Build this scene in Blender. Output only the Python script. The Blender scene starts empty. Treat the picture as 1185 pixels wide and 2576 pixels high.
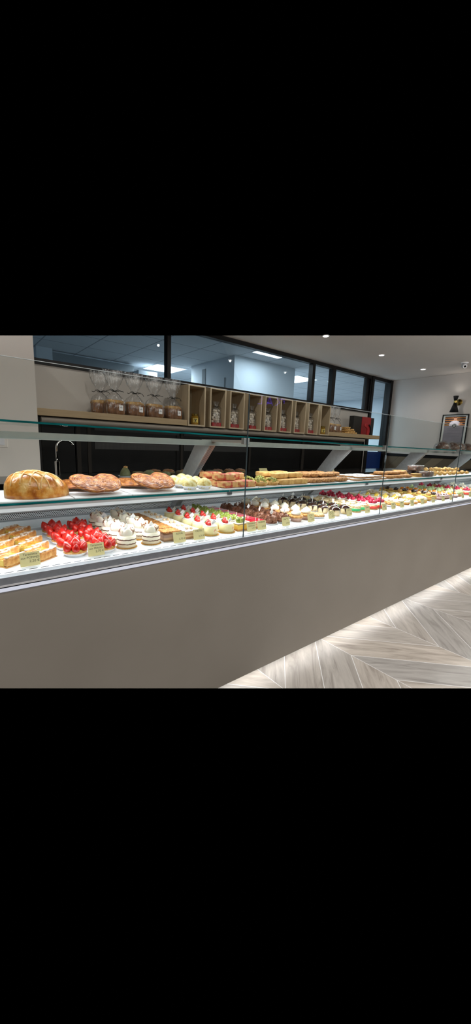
import bpy, bmesh, math, random
from mathutils import Vector, Matrix, Euler, noise

random.seed(7)
PI = math.pi
S = bpy.context.scene
COL = S.collection

# ------------------------------------------------------------------ materials
def lin(h):
    if isinstance(h, str):
        h = h.lstrip('#')
        c = [int(h[i:i + 2], 16) / 255 for i in (0, 2, 4)]
    else:
        c = [x / 255 for x in h]
    return tuple((x / 12.92 if x <= .04045 else ((x + .055) / 1.055) ** 2.4) for x in c) + (1.0,)

def nt(name):
    m = bpy.data.materials.new(name)
    m.use_nodes = True
    t = m.node_tree
    t.nodes.clear()
    out = t.nodes.new('ShaderNodeOutputMaterial')
    return m, t, out

def N(t, typ, **kw):
    n = t.nodes.new(typ)
    for k, v in kw.items():
        if k in n.inputs.keys():
            n.inputs[k].default_value = v
        else:
            setattr(n, k, v)
    return n

def math_(t, op, a, b=None, c=None):
    n = t.nodes.new('ShaderNodeMath')
    n.operation = op
    for i, v in enumerate((a, b, c)):
        if v is None:
            continue
        if isinstance(v, (int, float)):
            n.inputs[i].default_value = v
        else:
            t.links.new(v, n.inputs[i])
    return n.outputs[0]

def mat(name, c1, c2=None, c3=None, scale=30, rough=.5, bump=0, metal=0, coat=0, sss=0, detail=4, spec=.5, emit=0,
        contrast=(.35, .65), bscale=None, stretch=None, coord='Object'):
    m, t, out = nt(name)
    p = N(t, 'ShaderNodeBsdfPrincipled', Roughness=rough, Metallic=metal)
    p.inputs['Specular IOR Level'].default_value = spec
    p.inputs['Coat Weight'].default_value = coat
    p.inputs['Coat Roughness'].default_value = .08
    if sss:
        p.inputs['Subsurface Weight'].default_value = sss
        p.inputs['Subsurface Radius'].default_value = (.01, .006, .004)
        p.inputs['Subsurface Scale'].default_value = 1
    t.links.new(p.outputs[0], out.inputs[0])
    p.inputs['Base Color'].default_value = lin(c1)
    vec = None
    if c2 or bump:
        tc = N(t, 'ShaderNodeTexCoord')
        vec = tc.outputs[coord]
        if stretch:
            mp = N(t, 'ShaderNodeMapping')
            mp.inputs['Scale'].default_value = stretch
            t.links.new(vec, mp.inputs[0])
            vec = mp.outputs[0]
    if c2:
        n = N(t, 'ShaderNodeTexNoise', Scale=scale, Detail=detail)
        t.links.new(vec, n.inputs['Vector'])
        r = N(t, 'ShaderNodeValToRGB')
        r.color_ramp.elements[0].position, r.color_ramp.elements[1].position = contrast
        r.color_ramp.elements[0].color, r.color_ramp.elements[1].color = lin(c1), lin(c2)
        if c3:
            e = r.color_ramp.elements.new(sum(contrast) / 2)
            e.color = lin(c2)
            r.color_ramp.elements[2].color = lin(c3)
        t.links.new(n.outputs['Fac'], r.inputs[0])
        t.links.new(r.outputs[0], p.inputs['Base Color'])
        if emit:
            t.links.new(r.outputs[0], p.inputs['Emission Color'])
    elif emit:
        p.inputs['Emission Color'].default_value = lin(c1)
    p.inputs['Emission Strength'].default_value = emit
    if bump:
        n2 = N(t, 'ShaderNodeTexNoise', Scale=bscale or scale * 1.5, Detail=5)
        t.links.new(vec, n2.inputs['Vector'])
        b = N(t, 'ShaderNodeBump', Strength=min(1, bump), Distance=.004)
        t.links.new(n2.outputs['Fac'], b.inputs['Height'])
        t.links.new(b.outputs[0], p.inputs['Normal'])
    return m

def glass(name, tint='#f4f8f6', refl=1.0, rough=.0, bump=0, bscale=40, ior=1.45, floor_=0.0):
    """thin clear sheet: passes light straight, mirrors by angle"""
    m, t, out = nt(name)
    tr = N(t, 'ShaderNodeBsdfTransparent', Color=lin(tint))
    gl = N(t, 'ShaderNodeBsdfGlossy', Roughness=rough)
    fr = N(t, 'ShaderNodeLayerWeight', Blend=.5)
    mx = N(t, 'ShaderNodeMixShader')
    f = math_(t, 'MULTIPLY_ADD', math_(t, 'POWER', fr.outputs['Facing'], 5), .7, .03)
    f = math_(t, 'MULTIPLY', f, refl)
    f = math_(t, 'ADD', f, floor_)
    f = math_(t, 'MINIMUM', f, .6)
    t.links.new(f, mx.inputs[0])
    t.links.new(tr.outputs[0], mx.inputs[1])
    t.links.new(gl.outputs[0], mx.inputs[2])
    t.links.new(mx.outputs[0], out.inputs[0])
    if bump:
        tc = N(t, 'ShaderNodeTexCoord')
        n = N(t, 'ShaderNodeTexNoise', Scale=bscale, Detail=3)
        t.links.new(tc.outputs['Object'], n.inputs['Vector'])
        b = N(t, 'ShaderNodeBump', Strength=bump, Distance=.01)
        t.links.new(n.outputs['Fac'], b.inputs['Height'])
        t.links.new(b.outputs[0], gl.inputs['Normal'])
        t.links.new(b.outputs[0], fr.inputs['Normal'])
    return m

def film_mat(name, white, stretch):
    """crinkled clear film: see-through, with mirror glints and lamp streaks painted on in white"""
    m, t, out = nt(name)
    tr = N(t, 'ShaderNodeBsdfTransparent', Color=lin('#f6f6f6'))
    gl = N(t, 'ShaderNodeBsdfGlossy', Roughness=.16)
    df = N(t, 'ShaderNodeBsdfDiffuse', Color=lin('#f4f6f8'))
    tc = N(t, 'ShaderNodeTexCoord')
    mp = N(t, 'ShaderNodeMapping')
    mp.inputs['Scale'].default_value = stretch
    t.links.new(tc.outputs['Object'], mp.inputs[0])
    n = N(t, 'ShaderNodeTexNoise', Scale=1.0, Detail=4, Distortion=.8)
    t.links.new(mp.outputs[0], n.inputs['Vector'])
    glint_streak = math_(t, 'SUBTRACT', 1, math_(t, 'MULTIPLY', math_(t, 'ABSOLUTE', math_(t, 'SUBTRACT', n.outputs['Fac'], .5)), 46))  # thin white streaks painted in as lamp glints on the film
    glint_streak = math_(t, 'MAXIMUM', glint_streak, 0)
    b = N(t, 'ShaderNodeBump', Strength=1, Distance=.012)
    t.links.new(n.outputs['Fac'], b.inputs['Height'])
    t.links.new(b.outputs[0], gl.inputs['Normal'])
    lw = N(t, 'ShaderNodeLayerWeight', Blend=.5)
    t.links.new(b.outputs[0], lw.inputs['Normal'])
    f = math_(t, 'MINIMUM', math_(t, 'MULTIPLY_ADD', math_(t, 'POWER', lw.outputs['Facing'], 4), .55, .05), .6)
    m1 = N(t, 'ShaderNodeMixShader')
    t.links.new(f, m1.inputs[0]); t.links.new(tr.outputs[0], m1.inputs[1]); t.links.new(gl.outputs[0], m1.inputs[2])
    m2 = N(t, 'ShaderNodeMixShader')
    t.links.new(math_(t, 'MULTIPLY_ADD', glint_streak, white, .025), m2.inputs[0]); t.links.new(m1.outputs[0], m2.inputs[1]); t.links.new(df.outputs[0], m2.inputs[2])
    t.links.new(m2.outputs[0], out.inputs[0])
    return m

def emission(name, c, s):
    m, t, out = nt(name)
    e = N(t, 'ShaderNodeEmission', Color=lin(c), Strength=s)
    t.links.new(e.outputs[0], out.inputs[0])
    return m

def layered(name, bands, height, wob=.004, wscale=40, rough=.55, c_noise=0.0):
    """horizontal cake layers: bands = [(z share, colour)], edges wavy"""
    m, t, out = nt(name)
    p = N(t, 'ShaderNodeBsdfPrincipled', Roughness=rough)
    tc = N(t, 'ShaderNodeTexCoord')
    sx = N(t, 'ShaderNodeSeparateXYZ')
    t.links.new(tc.outputs['Object'], sx.inputs[0])
    n = N(t, 'ShaderNodeTexNoise', Scale=wscale, Detail=3)
    t.links.new(tc.outputs['Object'], n.inputs['Vector'])
    w = math_(t, 'MULTIPLY_ADD', n.outputs['Fac'], 2 * wob, -wob)
    z = math_(t, 'ADD', sx.outputs['Z'], w)
    z = math_(t, 'DIVIDE', z, height)
    r = N(t, 'ShaderNodeValToRGB')
    r.color_ramp.interpolation = 'CONSTANT' if c_noise == 0 else 'LINEAR'
    el = r.color_ramp.elements
    el[0].position, el[0].color = bands[0][0], lin(bands[0][1])
    el[1].position, el[1].color = bands[-1][0], lin(bands[-1][1])
    for q, c in bands[1:-1]:
        e = el.new(q)
        e.color = lin(c)
    t.links.new(z, r.inputs[0])
    t.links.new(r.outputs[0], p.inputs['Base Color'])
    t.links.new(p.outputs[0], out.inputs[0])
    return m

def wood(name, c1, c2, axis='X', scale=6, rough=.55):
    st = {'X': (1, 12, 12), 'Y': (12, 1, 12), 'Z': (12, 12, 1)}[axis]
    return mat(name, c1, c2, scale=scale, rough=rough, stretch=st, detail=6, contrast=(.3, .7), bump=.08)

M = {}
M['black'] = mat('black_metal', '#070708', rough=.5, spec=.3)
M['blackgloss'] = mat('black_gloss', '#060606', rough=.12, spec=.5)
M['blackcab'] = mat('black_cabinet', '#030303', '#070606', scale=8, rough=.3, spec=.2)
M['taupe'] = mat('cabinet_strip', '#221e1a', rough=.6, spec=.2)
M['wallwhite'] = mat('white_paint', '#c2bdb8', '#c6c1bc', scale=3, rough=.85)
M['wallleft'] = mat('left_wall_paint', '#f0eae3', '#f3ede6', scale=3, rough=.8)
M['ceil'] = mat('ceiling_paint', '#d9d1ca', '#dcd4cd', scale=2, rough=.9)
M['alu'] = mat('grey_aluminium', '#9a9b9d', '#a4a5a7', scale=50, rough=.42, metal=.55)
M['alu_dk'] = mat('dark_aluminium', '#6b6e72', rough=.38, metal=.6)
M['alu_lt'] = mat('light_aluminium', '#c9c9cc', rough=.45, metal=.3)
M['rail'] = mat('rail_aluminium', '#7e8187', '#86898f', scale=50, rough=.45, metal=.4)
M['bar'] = mat('satin_grey_bar', '#a3a6a6', '#abaeae', scale=30, rough=.5)
M['steel'] = mat('satin_grey_tube', '#857d73', rough=.55)
M['chrome'] = mat('chrome', '#dadada', rough=.07, metal=1)
M['whiteplastic'] = mat('white_plastic', '#eef0f4', rough=.5)
M['deck'] = mat('white_deck', '#e9edf2', rough=.45)
M['rear'] = mat('rear_panel_grey', '#94989c', '#a0a4a8', scale=6, rough=.4, metal=.2)
M['greentape'] = mat('teal_glass_edge', '#094648', '#147074', scale=14, rough=.15, stretch=(1, 20, 20))
M['glass'] = glass('clear_pane_glass', '#fafcfb', .9)
M['shelfglass'] = glass('shelf_glass', '#f4f9f7', .8)
M['winglass'] = glass('blue_window_glass', '#dbe5ea', .8, floor_=.01)
M['cello'] = film_mat('cellophane', .34, (26, 26, 5))
M['cello2'] = film_mat('crumpled_cellophane', .3, (24, 16, 20))
M['shelfwood'] = wood('oak_shelf', '#a48d6b', '#b49d7a', 'X', 5)
M['boxwood'] = wood('pale_pine', '#b8a68a', '#c9b79b', 'Z', 5)
M['boxwood_in'] = wood('pine_interior', '#94846a', '#a39377', 'X', 5)
M['ledstrip'] = emission('led_diffuser', '#f4f8ff', 5)
M['ledtrim'] = emission('led_trim', '#f0f2ff', .72)
M['lampdisc'] = emission('lamp_disc', '#fff6ee', 14)
M['panel'] = emission('ceiling_panel', '#f2faff', 9)
M['card'] = mat('kraft_card', '#d0c58f', '#d6cb98', scale=40, rough=.5)
M['ink'] = mat('black_ink', '#15140f', rough=.6)
M['paper'] = mat('white_paper', '#f4f4f6', rough=.7)
M['brass'] = mat('brass', '#b39b5a', rough=.22, metal=1)
M['navy'] = mat('navy_panel', '#0b2c66', '#0e3272', scale=4, rough=.4)
M['gold'] = mat('gold_card', '#d9a648', '#b98631', scale=60, rough=.32, metal=.5)
M['silverpaper'] = mat('white_board', '#e8eaf2', rough=.5)

# ------------------------------------------------------------------ mesh builder
class MB:
    def __init__(s):
        s.v, s.f, s.m = [], [], []

    def add(s, vs, fs, m=0, X=None):
        b = len(s.v)
        s.v += [tuple(X @ Vector(p)) if X is not None else tuple(p) for p in vs]
        s.f += [tuple(b + i for i in f) for f in fs]
        s.m += [m] * len(fs)
        return s

    def box(s, x0, x1, y0, y1, z0, z1, m=0, X=None):
        vs = [(x, y, z) for z in (z0, z1) for y in (y0, y1) for x in (x0, x1)]
        return s.add(vs, [(0, 2, 3, 1), (4, 5, 7, 6), (0, 1, 5, 4), (2, 6, 7, 3), (0, 4, 6, 2), (1, 3, 7, 5)], m, X)

    def prism(s, poly, a, b, m=0, X=None, axis='z'):
        """poly of 2-D points extruded from a to b along axis (counter-clockwise seen from +axis)"""
        n = len(poly)
        def P(q, h):
            return {'z': (q[0], q[1], h), 'x': (h, q[0], q[1]), 'y': (q[0], h, q[1])}[axis]
        vs = [P(q, a) for q in poly] + [P(q, b) for q in poly]
        fs = [tuple(range(n - 1, -1, -1)), tuple(range(n, 2 * n))] + [(i, (i + 1) % n, n + (i + 1) % n, n + i) for i in range(n)]
        return s.add(vs, fs, m, X)

    def lathe(s, prof, n=24, m=0, X=None, wob=None):
        """prof [(r, z)] bottom to top; wob(angle, k) scales the radius"""
        vs, fs, rings = [], [], []
        for k, (r, z) in enumerate(prof):
            if r < 1e-6:
                rings.append([len(vs)] * n)
                vs.append((0, 0, z))
            else:
                rings.append(list(range(len(vs), len(vs) + n)))
                for i in range(n):
                    a = 2 * PI * i / n
                    q = r * (wob(a, k) if wob else 1)
                    vs.append((q * math.cos(a), q * math.sin(a), z))
        for k in range(len(prof) - 1):
            A, B = rings[k], rings[k + 1]
            for i in range(n):
                j = (i + 1) % n
                f = [A[i], A[j], B[j], B[i]]
                g = []
                for q in f:
                    if q not in g:
                        g.append(q)
                if len(g) > 2:
                    fs.append(tuple(g))
        if prof[0][0] > 1e-6:
            fs.append(tuple(reversed(rings[0])))
        if prof[-1][0] > 1e-6:
            fs.append(tuple(rings[-1]))
        return s.add(vs, fs, m, X)

    def tube(s, pts, r, n=8, m=0, X=None):
        P = [Vector(p) for p in pts]
        R = r if isinstance(r, (list, tuple)) else [r] * len(P)
        vs, fs = [], []
        up = Vector((0, 0, 1))
        side = None
        for i, p in enumerate(P):
            d = (P[min(i + 1, len(P) - 1)] - P[max(i - 1, 0)]).normalized()
            if side is None:
                side = d.cross(up if abs(d.z) < .95 else Vector((1, 0, 0))).normalized()
            side = (side - d * side.dot(d)).normalized()
            w = side.cross(d)
            for k in range(n):
                a = 2 * PI * k / n
                vs.append(p + (side * math.cos(a) + w * math.sin(a)) * R[i])
        for i in range(len(P) - 1):
            for k in range(n):
                j = (k + 1) % n
                fs.append((i * n + k, i * n + j, (i + 1) * n + j, (i + 1) * n + k)[::-1])
        fs.append(tuple(range(n)))
        fs.append(tuple(range(len(vs) - 1, len(vs) - n - 1, -1)))
        return s.add(vs, fs, m, X)

    def blob(s, c, r, seg=12, rings=8, amp=0, freq=40, seed=0, m=0, X=None, flat=False):
        """ellipsoid with lumpy noise; flat cuts the underside level"""
        c = Vector(c)
        if isinstance(r, (int, float)):
            r = (r, r, r)
        prof = []
        vs, fs = [], []
        for k in range(rings + 1):
            th = PI * k / rings - PI / 2
            n_ = 1 if k in (0, rings) else seg
            for i in range(n_):
                a = 2 * PI * i / seg
                d = Vector((math.cos(th) * math.cos(a), math.cos(th) * math.sin(a), math.sin(th)))
                q = Vector((d.x * r[0], d.y * r[1], d.z * r[2]))
                if amp:
                    q *= 1 + amp * noise.noise(q * freq + Vector((seed * 7.3, seed * 3.1, seed)))
                if flat and q.z < -r[2] * .35:
                    q.z = -r[2] * .35
                vs.append(c + q)
        def idx(k, i):
            if k == 0:
                return 0
            if k == rings:
                return 1 + (rings - 1) * seg
            return 1 + (k - 1) * seg + i % seg
        for k in range(rings):
            for i in range(seg):
                f = []
                for q in (idx(k, i), idx(k, i + 1), idx(k + 1, i + 1), idx(k + 1, i)):
                    if q not in f:
                        f.append(q)
                fs.append(tuple(f))
        return s.add(vs, fs, m, X)

    def build(s, name, mats, parent=None, smooth=False, bevel=0, loc=None, rot=None):
        me = bpy.data.meshes.new(name)
        me.from_pydata(s.v, [], s.f)
        if not isinstance(mats, (list, tuple)):
            mats = [mats]
        for q in mats:
            me.materials.append(q)
        me.polygons.foreach_set('material_index', s.m)
        if smooth:
            me.polygons.foreach_set('use_smooth', [True] * len(me.polygons))
        me.update()
        o = bpy.data.objects.new(name, me)
        COL.objects.link(o)
        if smooth is not False and smooth != True:
            pass
        if parent is not None:
            o.parent = parent
        if loc is not None:
            o.location = loc
        if rot is not None:
            o.rotation_euler = rot
        if bevel:
            b = o.modifiers.new('bevel', 'BEVEL')
            b.width, b.segments, b.limit_method = bevel, 2, 'ANGLE'
        return o

def autosmooth(o, deg=40):
    me = o.data
    bm = bmesh.new()
    bm.from_mesh(me)
    for e in bm.edges:
        e.smooth = len(e.link_faces) == 2 and e.calc_face_angle(0) < math.radians(deg)
    for f in bm.faces:
        f.smooth = True
    bm.to_mesh(me)
    bm.free()
    return o

def tag(o, label=None, cat=None, group=None, kind=None):
    if label: o['label'] = label
    if cat: o['category'] = cat
    if group: o['group'] = group
    if kind: o['kind'] = kind
    return o

def thing(name, label=None, cat=None, loc=(0, 0, 0), rz=0, group=None):
    o = bpy.data.objects.new(name, None)
    o.empty_display_size = .02
    COL.objects.link(o)
    o.location = loc
    o.rotation_euler = (0, 0, rz)
    return tag(o, label, cat, group)

def struct(name, mb, mats, **kw):
    return tag(mb.build(name, mats, **kw), kind='structure')

def copy_tree(o, parent=None):
    c = o.copy()
    COL.objects.link(c)
    if parent is not None:
        c.parent = parent
    for ch in list(o.children):
        copy_tree(ch, c)
    return c

def text(name, body, size, material, parent, loc, rot=(PI / 2, 0, 0), align='CENTER', shear=0):
    cu = bpy.data.curves.new(name, 'FONT')
    cu.body = body
    cu.size = size
    cu.align_x = align
    cu.shear = shear
    cu.resolution_u = 2
    cu.materials.append(material)
    tmp = bpy.data.objects.new(name, cu)
    COL.objects.link(tmp)
    me = bpy.data.meshes.new_from_object(tmp.evaluated_get(bpy.context.evaluated_depsgraph_get()))
    me.name = name
    bpy.data.objects.remove(tmp)
    bpy.data.curves.remove(cu)
    o = bpy.data.objects.new(name, me)
    COL.objects.link(o)
    o.parent = parent
    o.location = loc
    o.rotation_euler = rot
    return o

def T(x=0, y=0, z=0, rx=0, ry=0, rz=0, s=1):
    sc = Matrix.Diagonal((s, s, s, 1)) if isinstance(s, (int, float)) else Matrix.Diagonal((*s, 1))
    return Matrix.Translation((x, y, z)) @ Euler((rx, ry, rz)).to_matrix().to_4x4() @ sc

ORD = ['first', 'second', 'third', 'fourth', 'fifth', 'sixth', 'seventh', 'eighth', 'ninth', 'tenth', 'eleventh', 'twelfth']

# ------------------------------------------------------------------ camera
EYE = Vector((0, 0, 1.25))
FPX = 910.28
R = Matrix(((0.78157189, 0.08596497, -0.61786358), (-0.62261040, 0.16902395, -0.76405968), (0.03875138, 0.98185586, 0.18562705)))
cam = bpy.data.cameras.new('camera')
camo = bpy.data.objects.new('camera', cam)
COL.objects.link(camo)
camo.matrix_world = Matrix.Translation(EYE) @ R.to_4x4()
cam.sensor_fit = 'VERTICAL'
cam.sensor_height = 36
cam.lens = FPX / 2576 * 36
cam.clip_start = .05
S.camera = camo

# The photo shows only a band of the shop: the shell is built as far up and down as it is seen.
def limit(y):
    d = R @ Vector((0, 1288 - y, -FPX))
    return d.cross(R.col[0]).normalized()
LIM_TOP, LIM_LOW = -limit(844.0), limit(1731.6)
if LIM_TOP.z < 0: LIM_TOP = -LIM_TOP
if LIM_LOW.z > 0: LIM_LOW = -LIM_LOW

def within(o):
    bm = bmesh.new()
    bm.from_mesh(o.data)
    Mw = o.matrix_basis
    inv = Mw.inverted()
    for n in (LIM_TOP, LIM_LOW):
        bmesh.ops.bisect_plane(bm, geom=bm.verts[:] + bm.edges[:] + bm.faces[:], plane_co=inv @ EYE,
                               plane_no=(inv.to_3x3() @ n).normalized(), clear_outer=True)
    bm.to_mesh(o.data)
    bm.free()
    return o

# ------------------------------------------------------------------ floor: oak-look chevron tiles
def floor_material():
    m, t, out = nt('chevron_floor')
    p = N(t, 'ShaderNodeBsdfPrincipled', Roughness=.42)
    g = N(t, 'ShaderNodeNewGeometry')
    sx = N(t, 'ShaderNodeSeparateXYZ')
    t.links.new(g.outputs['Position'], sx.inputs[0])
    x, y = sx.outputs['X'], sx.outputs['Y']
    u = math_(t, 'DIVIDE', math_(t, 'SUBTRACT', x, 1.287 - .568 * 20), .568)
    colm = math_(t, 'FLOOR', u)
    fu = math_(t, 'FRACT', u)
    odd = math_(t, 'MODULO', colm, 2)
    sgn = math_(t, 'MULTIPLY_ADD', odd, 2, -1)             # -1 even, +1 odd
    # even column (1.287-1.855): planks run along y = x + c ; odd: y = -x + c
    w = math_(t, 'MULTIPLY', math_(t, 'SUBTRACT', fu, .5), .568)
    c = math_(t, 'ADD', y, math_(t, 'MULTIPLY', w, sgn))
    q = math_(t, 'DIVIDE', math_(t, 'SUBTRACT', c, -.167 + 1.571 - 2.9), .29)
    row = math_(t, 'FLOOR', q)
    fq = math_(t, 'FRACT', q)
    d1 = math_(t, 'MULTIPLY', math_(t, 'SUBTRACT', .5, math_(t, 'ABSOLUTE', math_(t, 'SUBTRACT', fq, .5))), .205)
    d2 = math_(t, 'MULTIPLY', math_(t, 'SUBTRACT', .5, math_(t, 'ABSOLUTE', math_(t, 'SUBTRACT', fu, .5))), .568)
    dist = math_(t, 'MINIMUM', d1, d2)
    grout = math_(t, 'LESS_THAN', dist, .0016)
    # grain along the plank
    along = math_(t, 'SUBTRACT', x, math_(t, 'MULTIPLY', y, sgn))
    across = math_(t, 'ADD', y, math_(t, 'MULTIPLY', x, sgn))
    cell = N(t, 'ShaderNodeCombineXYZ')
    t.links.new(colm, cell.inputs[0]); t.links.new(row, cell.inputs[1])
    wn = N(t, 'ShaderNodeTexWhiteNoise')
    t.links.new(cell.outputs[0], wn.inputs['Vector'])
    cv = N(t, 'ShaderNodeCombineXYZ')
    t.links.new(math_(t, 'MULTIPLY', along, 1.6), cv.inputs[0])
    t.links.new(math_(t, 'MULTIPLY', across, 11), cv.inputs[1])
    t.links.new(math_(t, 'MULTIPLY', wn.outputs['Value'], 40), cv.inputs[2])
    n = N(t, 'ShaderNodeTexNoise', Scale=1.3, Detail=8, Roughness=.62, Distortion=1.2)
    t.links.new(cv.outputs[0], n.inputs['Vector'])
    r = N(t, 'ShaderNodeValToRGB')
    el = r.color_ramp.elements
    el[0].position, el[0].color = .28, lin('#82786f')
    el[1].position, el[1].color = .72, lin('#bdb5ac')
    e = el.new(.45); e.color = lin('#a39b92')
    t.links.new(n.outputs['Fac'], r.inputs[0])
    hs = N(t, 'ShaderNodeHueSaturation')
    t.links.new(math_(t, 'MULTIPLY_ADD', wn.outputs['Value'], .28, .86), hs.inputs['Value'])
    t.links.new(math_(t, 'MULTIPLY_ADD', wn.outputs['Value'], .6, .4), hs.inputs['Saturation'])
    t.links.new(r.outputs[0], hs.inputs['Color'])
    mx = N(t, 'ShaderNodeMix', data_type='RGBA')
    t.links.new(grout, mx.inputs[0])
    t.links.new(hs.outputs[0], mx.inputs[6])
    mx.inputs[7].default_value = lin('#e6e8ea')
    t.links.new(mx.outputs[2], p.inputs['Base Color'])
    b = N(t, 'ShaderNodeBump', Strength=.12, Distance=.003)
    t.links.new(n.outputs['Fac'], b.inputs['Height'])
    t.links.new(b.outputs[0], p.inputs['Normal'])
    t.links.new(p.outputs[0], out.inputs[0])
    return m

within(struct('floor', MB().add([(-1.2, -.4, 0), (6.75, -.4, 0), (6.75, 3.8, 0), (-1.2, 3.8, 0)], [(0, 1, 2, 3)]), floor_material()))

# ------------------------------------------------------------------ shell of the shop
CZ = 2.522
within(struct('ceiling', MB().box(-1.3, 6.8, .2, 3.8, CZ, CZ + .05), M['ceil']))
within(struct('wall_left', MB().box(-1.4, .556, 3.0, 3.8, 0, CZ - .002), M['wallleft']))
YB = 3.8
within(struct('wall_back', MB().box(.4, 6.05, YB, YB + .1, 0, 1.88), M['wallwhite']))

def dado_material():
    m, t, out = nt('chevron_dado')
    p = N(t, 'ShaderNodeBsdfPrincipled', Roughness=.6)
    g = N(t, 'ShaderNodeNewGeometry')
    sx = N(t, 'ShaderNodeSeparateXYZ')
    t.links.new(g.outputs['Position'], sx.inputs[0])
    c = math_(t, 'ADD', sx.outputs['Z'], math_(t, 'MULTIPLY', sx.outputs['Y'], 1.0))
    q = math_(t, 'DIVIDE', c, .2)
    fq = math_(t, 'FRACT', q)
    ed = math_(t, 'LESS_THAN', fq, .03)
    wn = N(t, 'ShaderNodeTexWhiteNoise', noise_dimensions='1D')
    t.links.new(math_(t, 'FLOOR', q), wn.inputs['W'])
    r = N(t, 'ShaderNodeValToRGB')
    r.color_ramp.elements[0].color, r.color_ramp.elements[1].color = lin('#5a5040'), lin('#7a6c58')
    t.links.new(wn.outputs['Value'], r.inputs[0])
    mx = N(t, 'ShaderNodeMix', data_type='RGBA')
    t.links.new(ed, mx.inputs[0]); t.links.new(r.outputs[0], mx.inputs[6])
    mx.inputs[7].default_value = lin('#433a2e')
    t.links.new(mx.outputs[2], p.inputs['Base Color'])
    t.links.new(p.outputs[0], out.inputs[0])
    return m
XR = 6.72
within(struct('wall_right', MB().box(XR, XR + .1, .4, 3.8, 1.14, CZ - .002), M['wallwhite']))
within(struct('trim_1', MB().box(XR - .012, XR + .02, .4, 3.72, 1.137, 1.185), M['black']))
within(struct('trim_2', MB().box(XR - .006, XR + .1, .4, 3.72, 0, 1.137), dado_material()))

# windows above the shelf, looking into the bright back room
def winframe(n, x0, x1, z0, z1, w=.045, sash=0):
    f = MB()
    y0, y1 = YB - .02, YB + .06
    f.box(x0, x1, y0, y1, z0, z0 + .05).box(x0, x1, y0, y1, z1 - .05, z1)
    f.box(x0, x0 + w, y0, y1, z0 + .05, z1 - .05).box(x1 - w, x1, y0, y1, z0 + .05, z1 - .05)
    if sash:
        a = .07
        f.box(x1 - w - sash, x1 - w, y0 + .02, y1, z0 + .05, z1 - .05)
    o = within(struct(f'window_{n}', f, M['black']))
    g = MB().box(x0 + w * .5, x1 - w * .5, YB + .015, YB + .021, z0 + .02, z1 - .02).build('glazing', M['winglass'], parent=o)
    within(g)
    return o
winframe(1, .556, 2.035, 1.88, CZ - .004, .022)
winframe(2, 2.035, 4.46, 1.88, CZ - .004, .022)
winframe(3, 4.46, 4.965, 1.88, CZ - .004, .04)
winframe(4, 4.965, 6.05, 1.88, CZ - .004, .04, sash=.09)
# glazed door at the far end
d = MB()
d.box(6.05, 6.12, YB - .03, YB + .07, 0, CZ - .004).box(6.64, XR, YB - .05, YB + .07, 0, CZ - .004)
d.box(6.12, 6.64, YB - .03, YB + .07, CZ - .055, CZ - .004)
dr = struct('door_1', d, M['black'])
MB().box(6.12, 6.64, YB + .01, YB + .018, 1.2, CZ - .055).build('glazing', M['winglass'], parent=dr)
tag(MB().box(6.12, 6.64, YB, YB + .03, 0, 1.2).build('lower_panel', M['navy'], parent=dr), 'navy blue lower door panel')

# back room
BZ = 2.552
def tile_material():
    m, t, out = nt('ceiling_tiles')
    p = N(t, 'ShaderNodeBsdfPrincipled', Roughness=.9)
    g = N(t, 'ShaderNodeNewGeometry')
    sx = N(t, 'ShaderNodeSeparateXYZ')
    t.links.new(g.outputs['Position'], sx.inputs[0])
    lines = None
    for ax, off in (('X', .02), ('Y', .18)):
        f = math_(t, 'FRACT', math_(t, 'DIVIDE', math_(t, 'ADD', sx.outputs[ax], off + 6), .6))
        l = math_(t, 'LESS_THAN', f, .028)
        lines = l if lines is None else math_(t, 'MAXIMUM', lines, l)
    mx = N(t, 'ShaderNodeMix', data_type='RGBA')
    t.links.new(lines, mx.inputs[0])
    mx.inputs[6].default_value, mx.inputs[7].default_value = lin('#b9bcc0'), lin('#84898e')
    t.links.new(mx.outputs[2], p.inputs['Base Color'])
    t.links.new(p.outputs[0], out.inputs[0])
    return m
within(struct('ceiling_back_room', MB().box(.2, 9, 3.92, 8.0, BZ, BZ + .04), tile_material()))
M['roomwall'] = mat('back_room_wall', '#c3cbd2', '#c9d0d6', scale=2, rough=.9)
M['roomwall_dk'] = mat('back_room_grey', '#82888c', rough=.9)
within(struct('wall_back_room', MB().box(.2, 9, 7.9, 8.0, 1.0, BZ), M['roomwall']))
within(struct('wall_back_room_end', MB().box(9, 9.1, 3.92, 8.0, 1.0, BZ), M['roomwall']))
within(struct('wall_back_room_start', MB().box(.1, .2, 3.92, 8.0, 1.0, BZ), M['roomwall']))
within(struct('floor_back_room', MB().box(.2, 9, 3.92, 8.0, .98, 1.0), M['roomwall_dk']))
within(struct('wall_store_block', MB().box(3.53, 4.86, 4.53, 5.75, 1.0, BZ - .001), M['roomwall']))
within(struct('wall_store_jamb', MB().box(3.525, 3.53, 4.75, 4.77, 1.0, BZ - .3).box(3.525, 3.53, 5.3, 5.4, 2.2, 2.45), M['roomwall_dk']))
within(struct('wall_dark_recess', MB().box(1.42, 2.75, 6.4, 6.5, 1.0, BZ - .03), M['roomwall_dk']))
within(struct('wall_recess_side', MB().box(1.2, 1.42, 6.3, 6.5, 1.0, BZ - .001).box(2.75, 3.1, 6.2, 6.5, 1.0, BZ - .12), M['roomwall']))
PANELS = [(3.59, 4.10, 3.95, 4.20), (3.03, 3.60, 6.05, 6.62), (5.33, 5.9, 4.9, 5.47)]
PL = ['square ceiling light panel behind the block wall, above the middle window', 'square ceiling light panel far back in the room, seen beside the window mullion',
      'square ceiling light panel behind the white block, above the third window']
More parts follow.
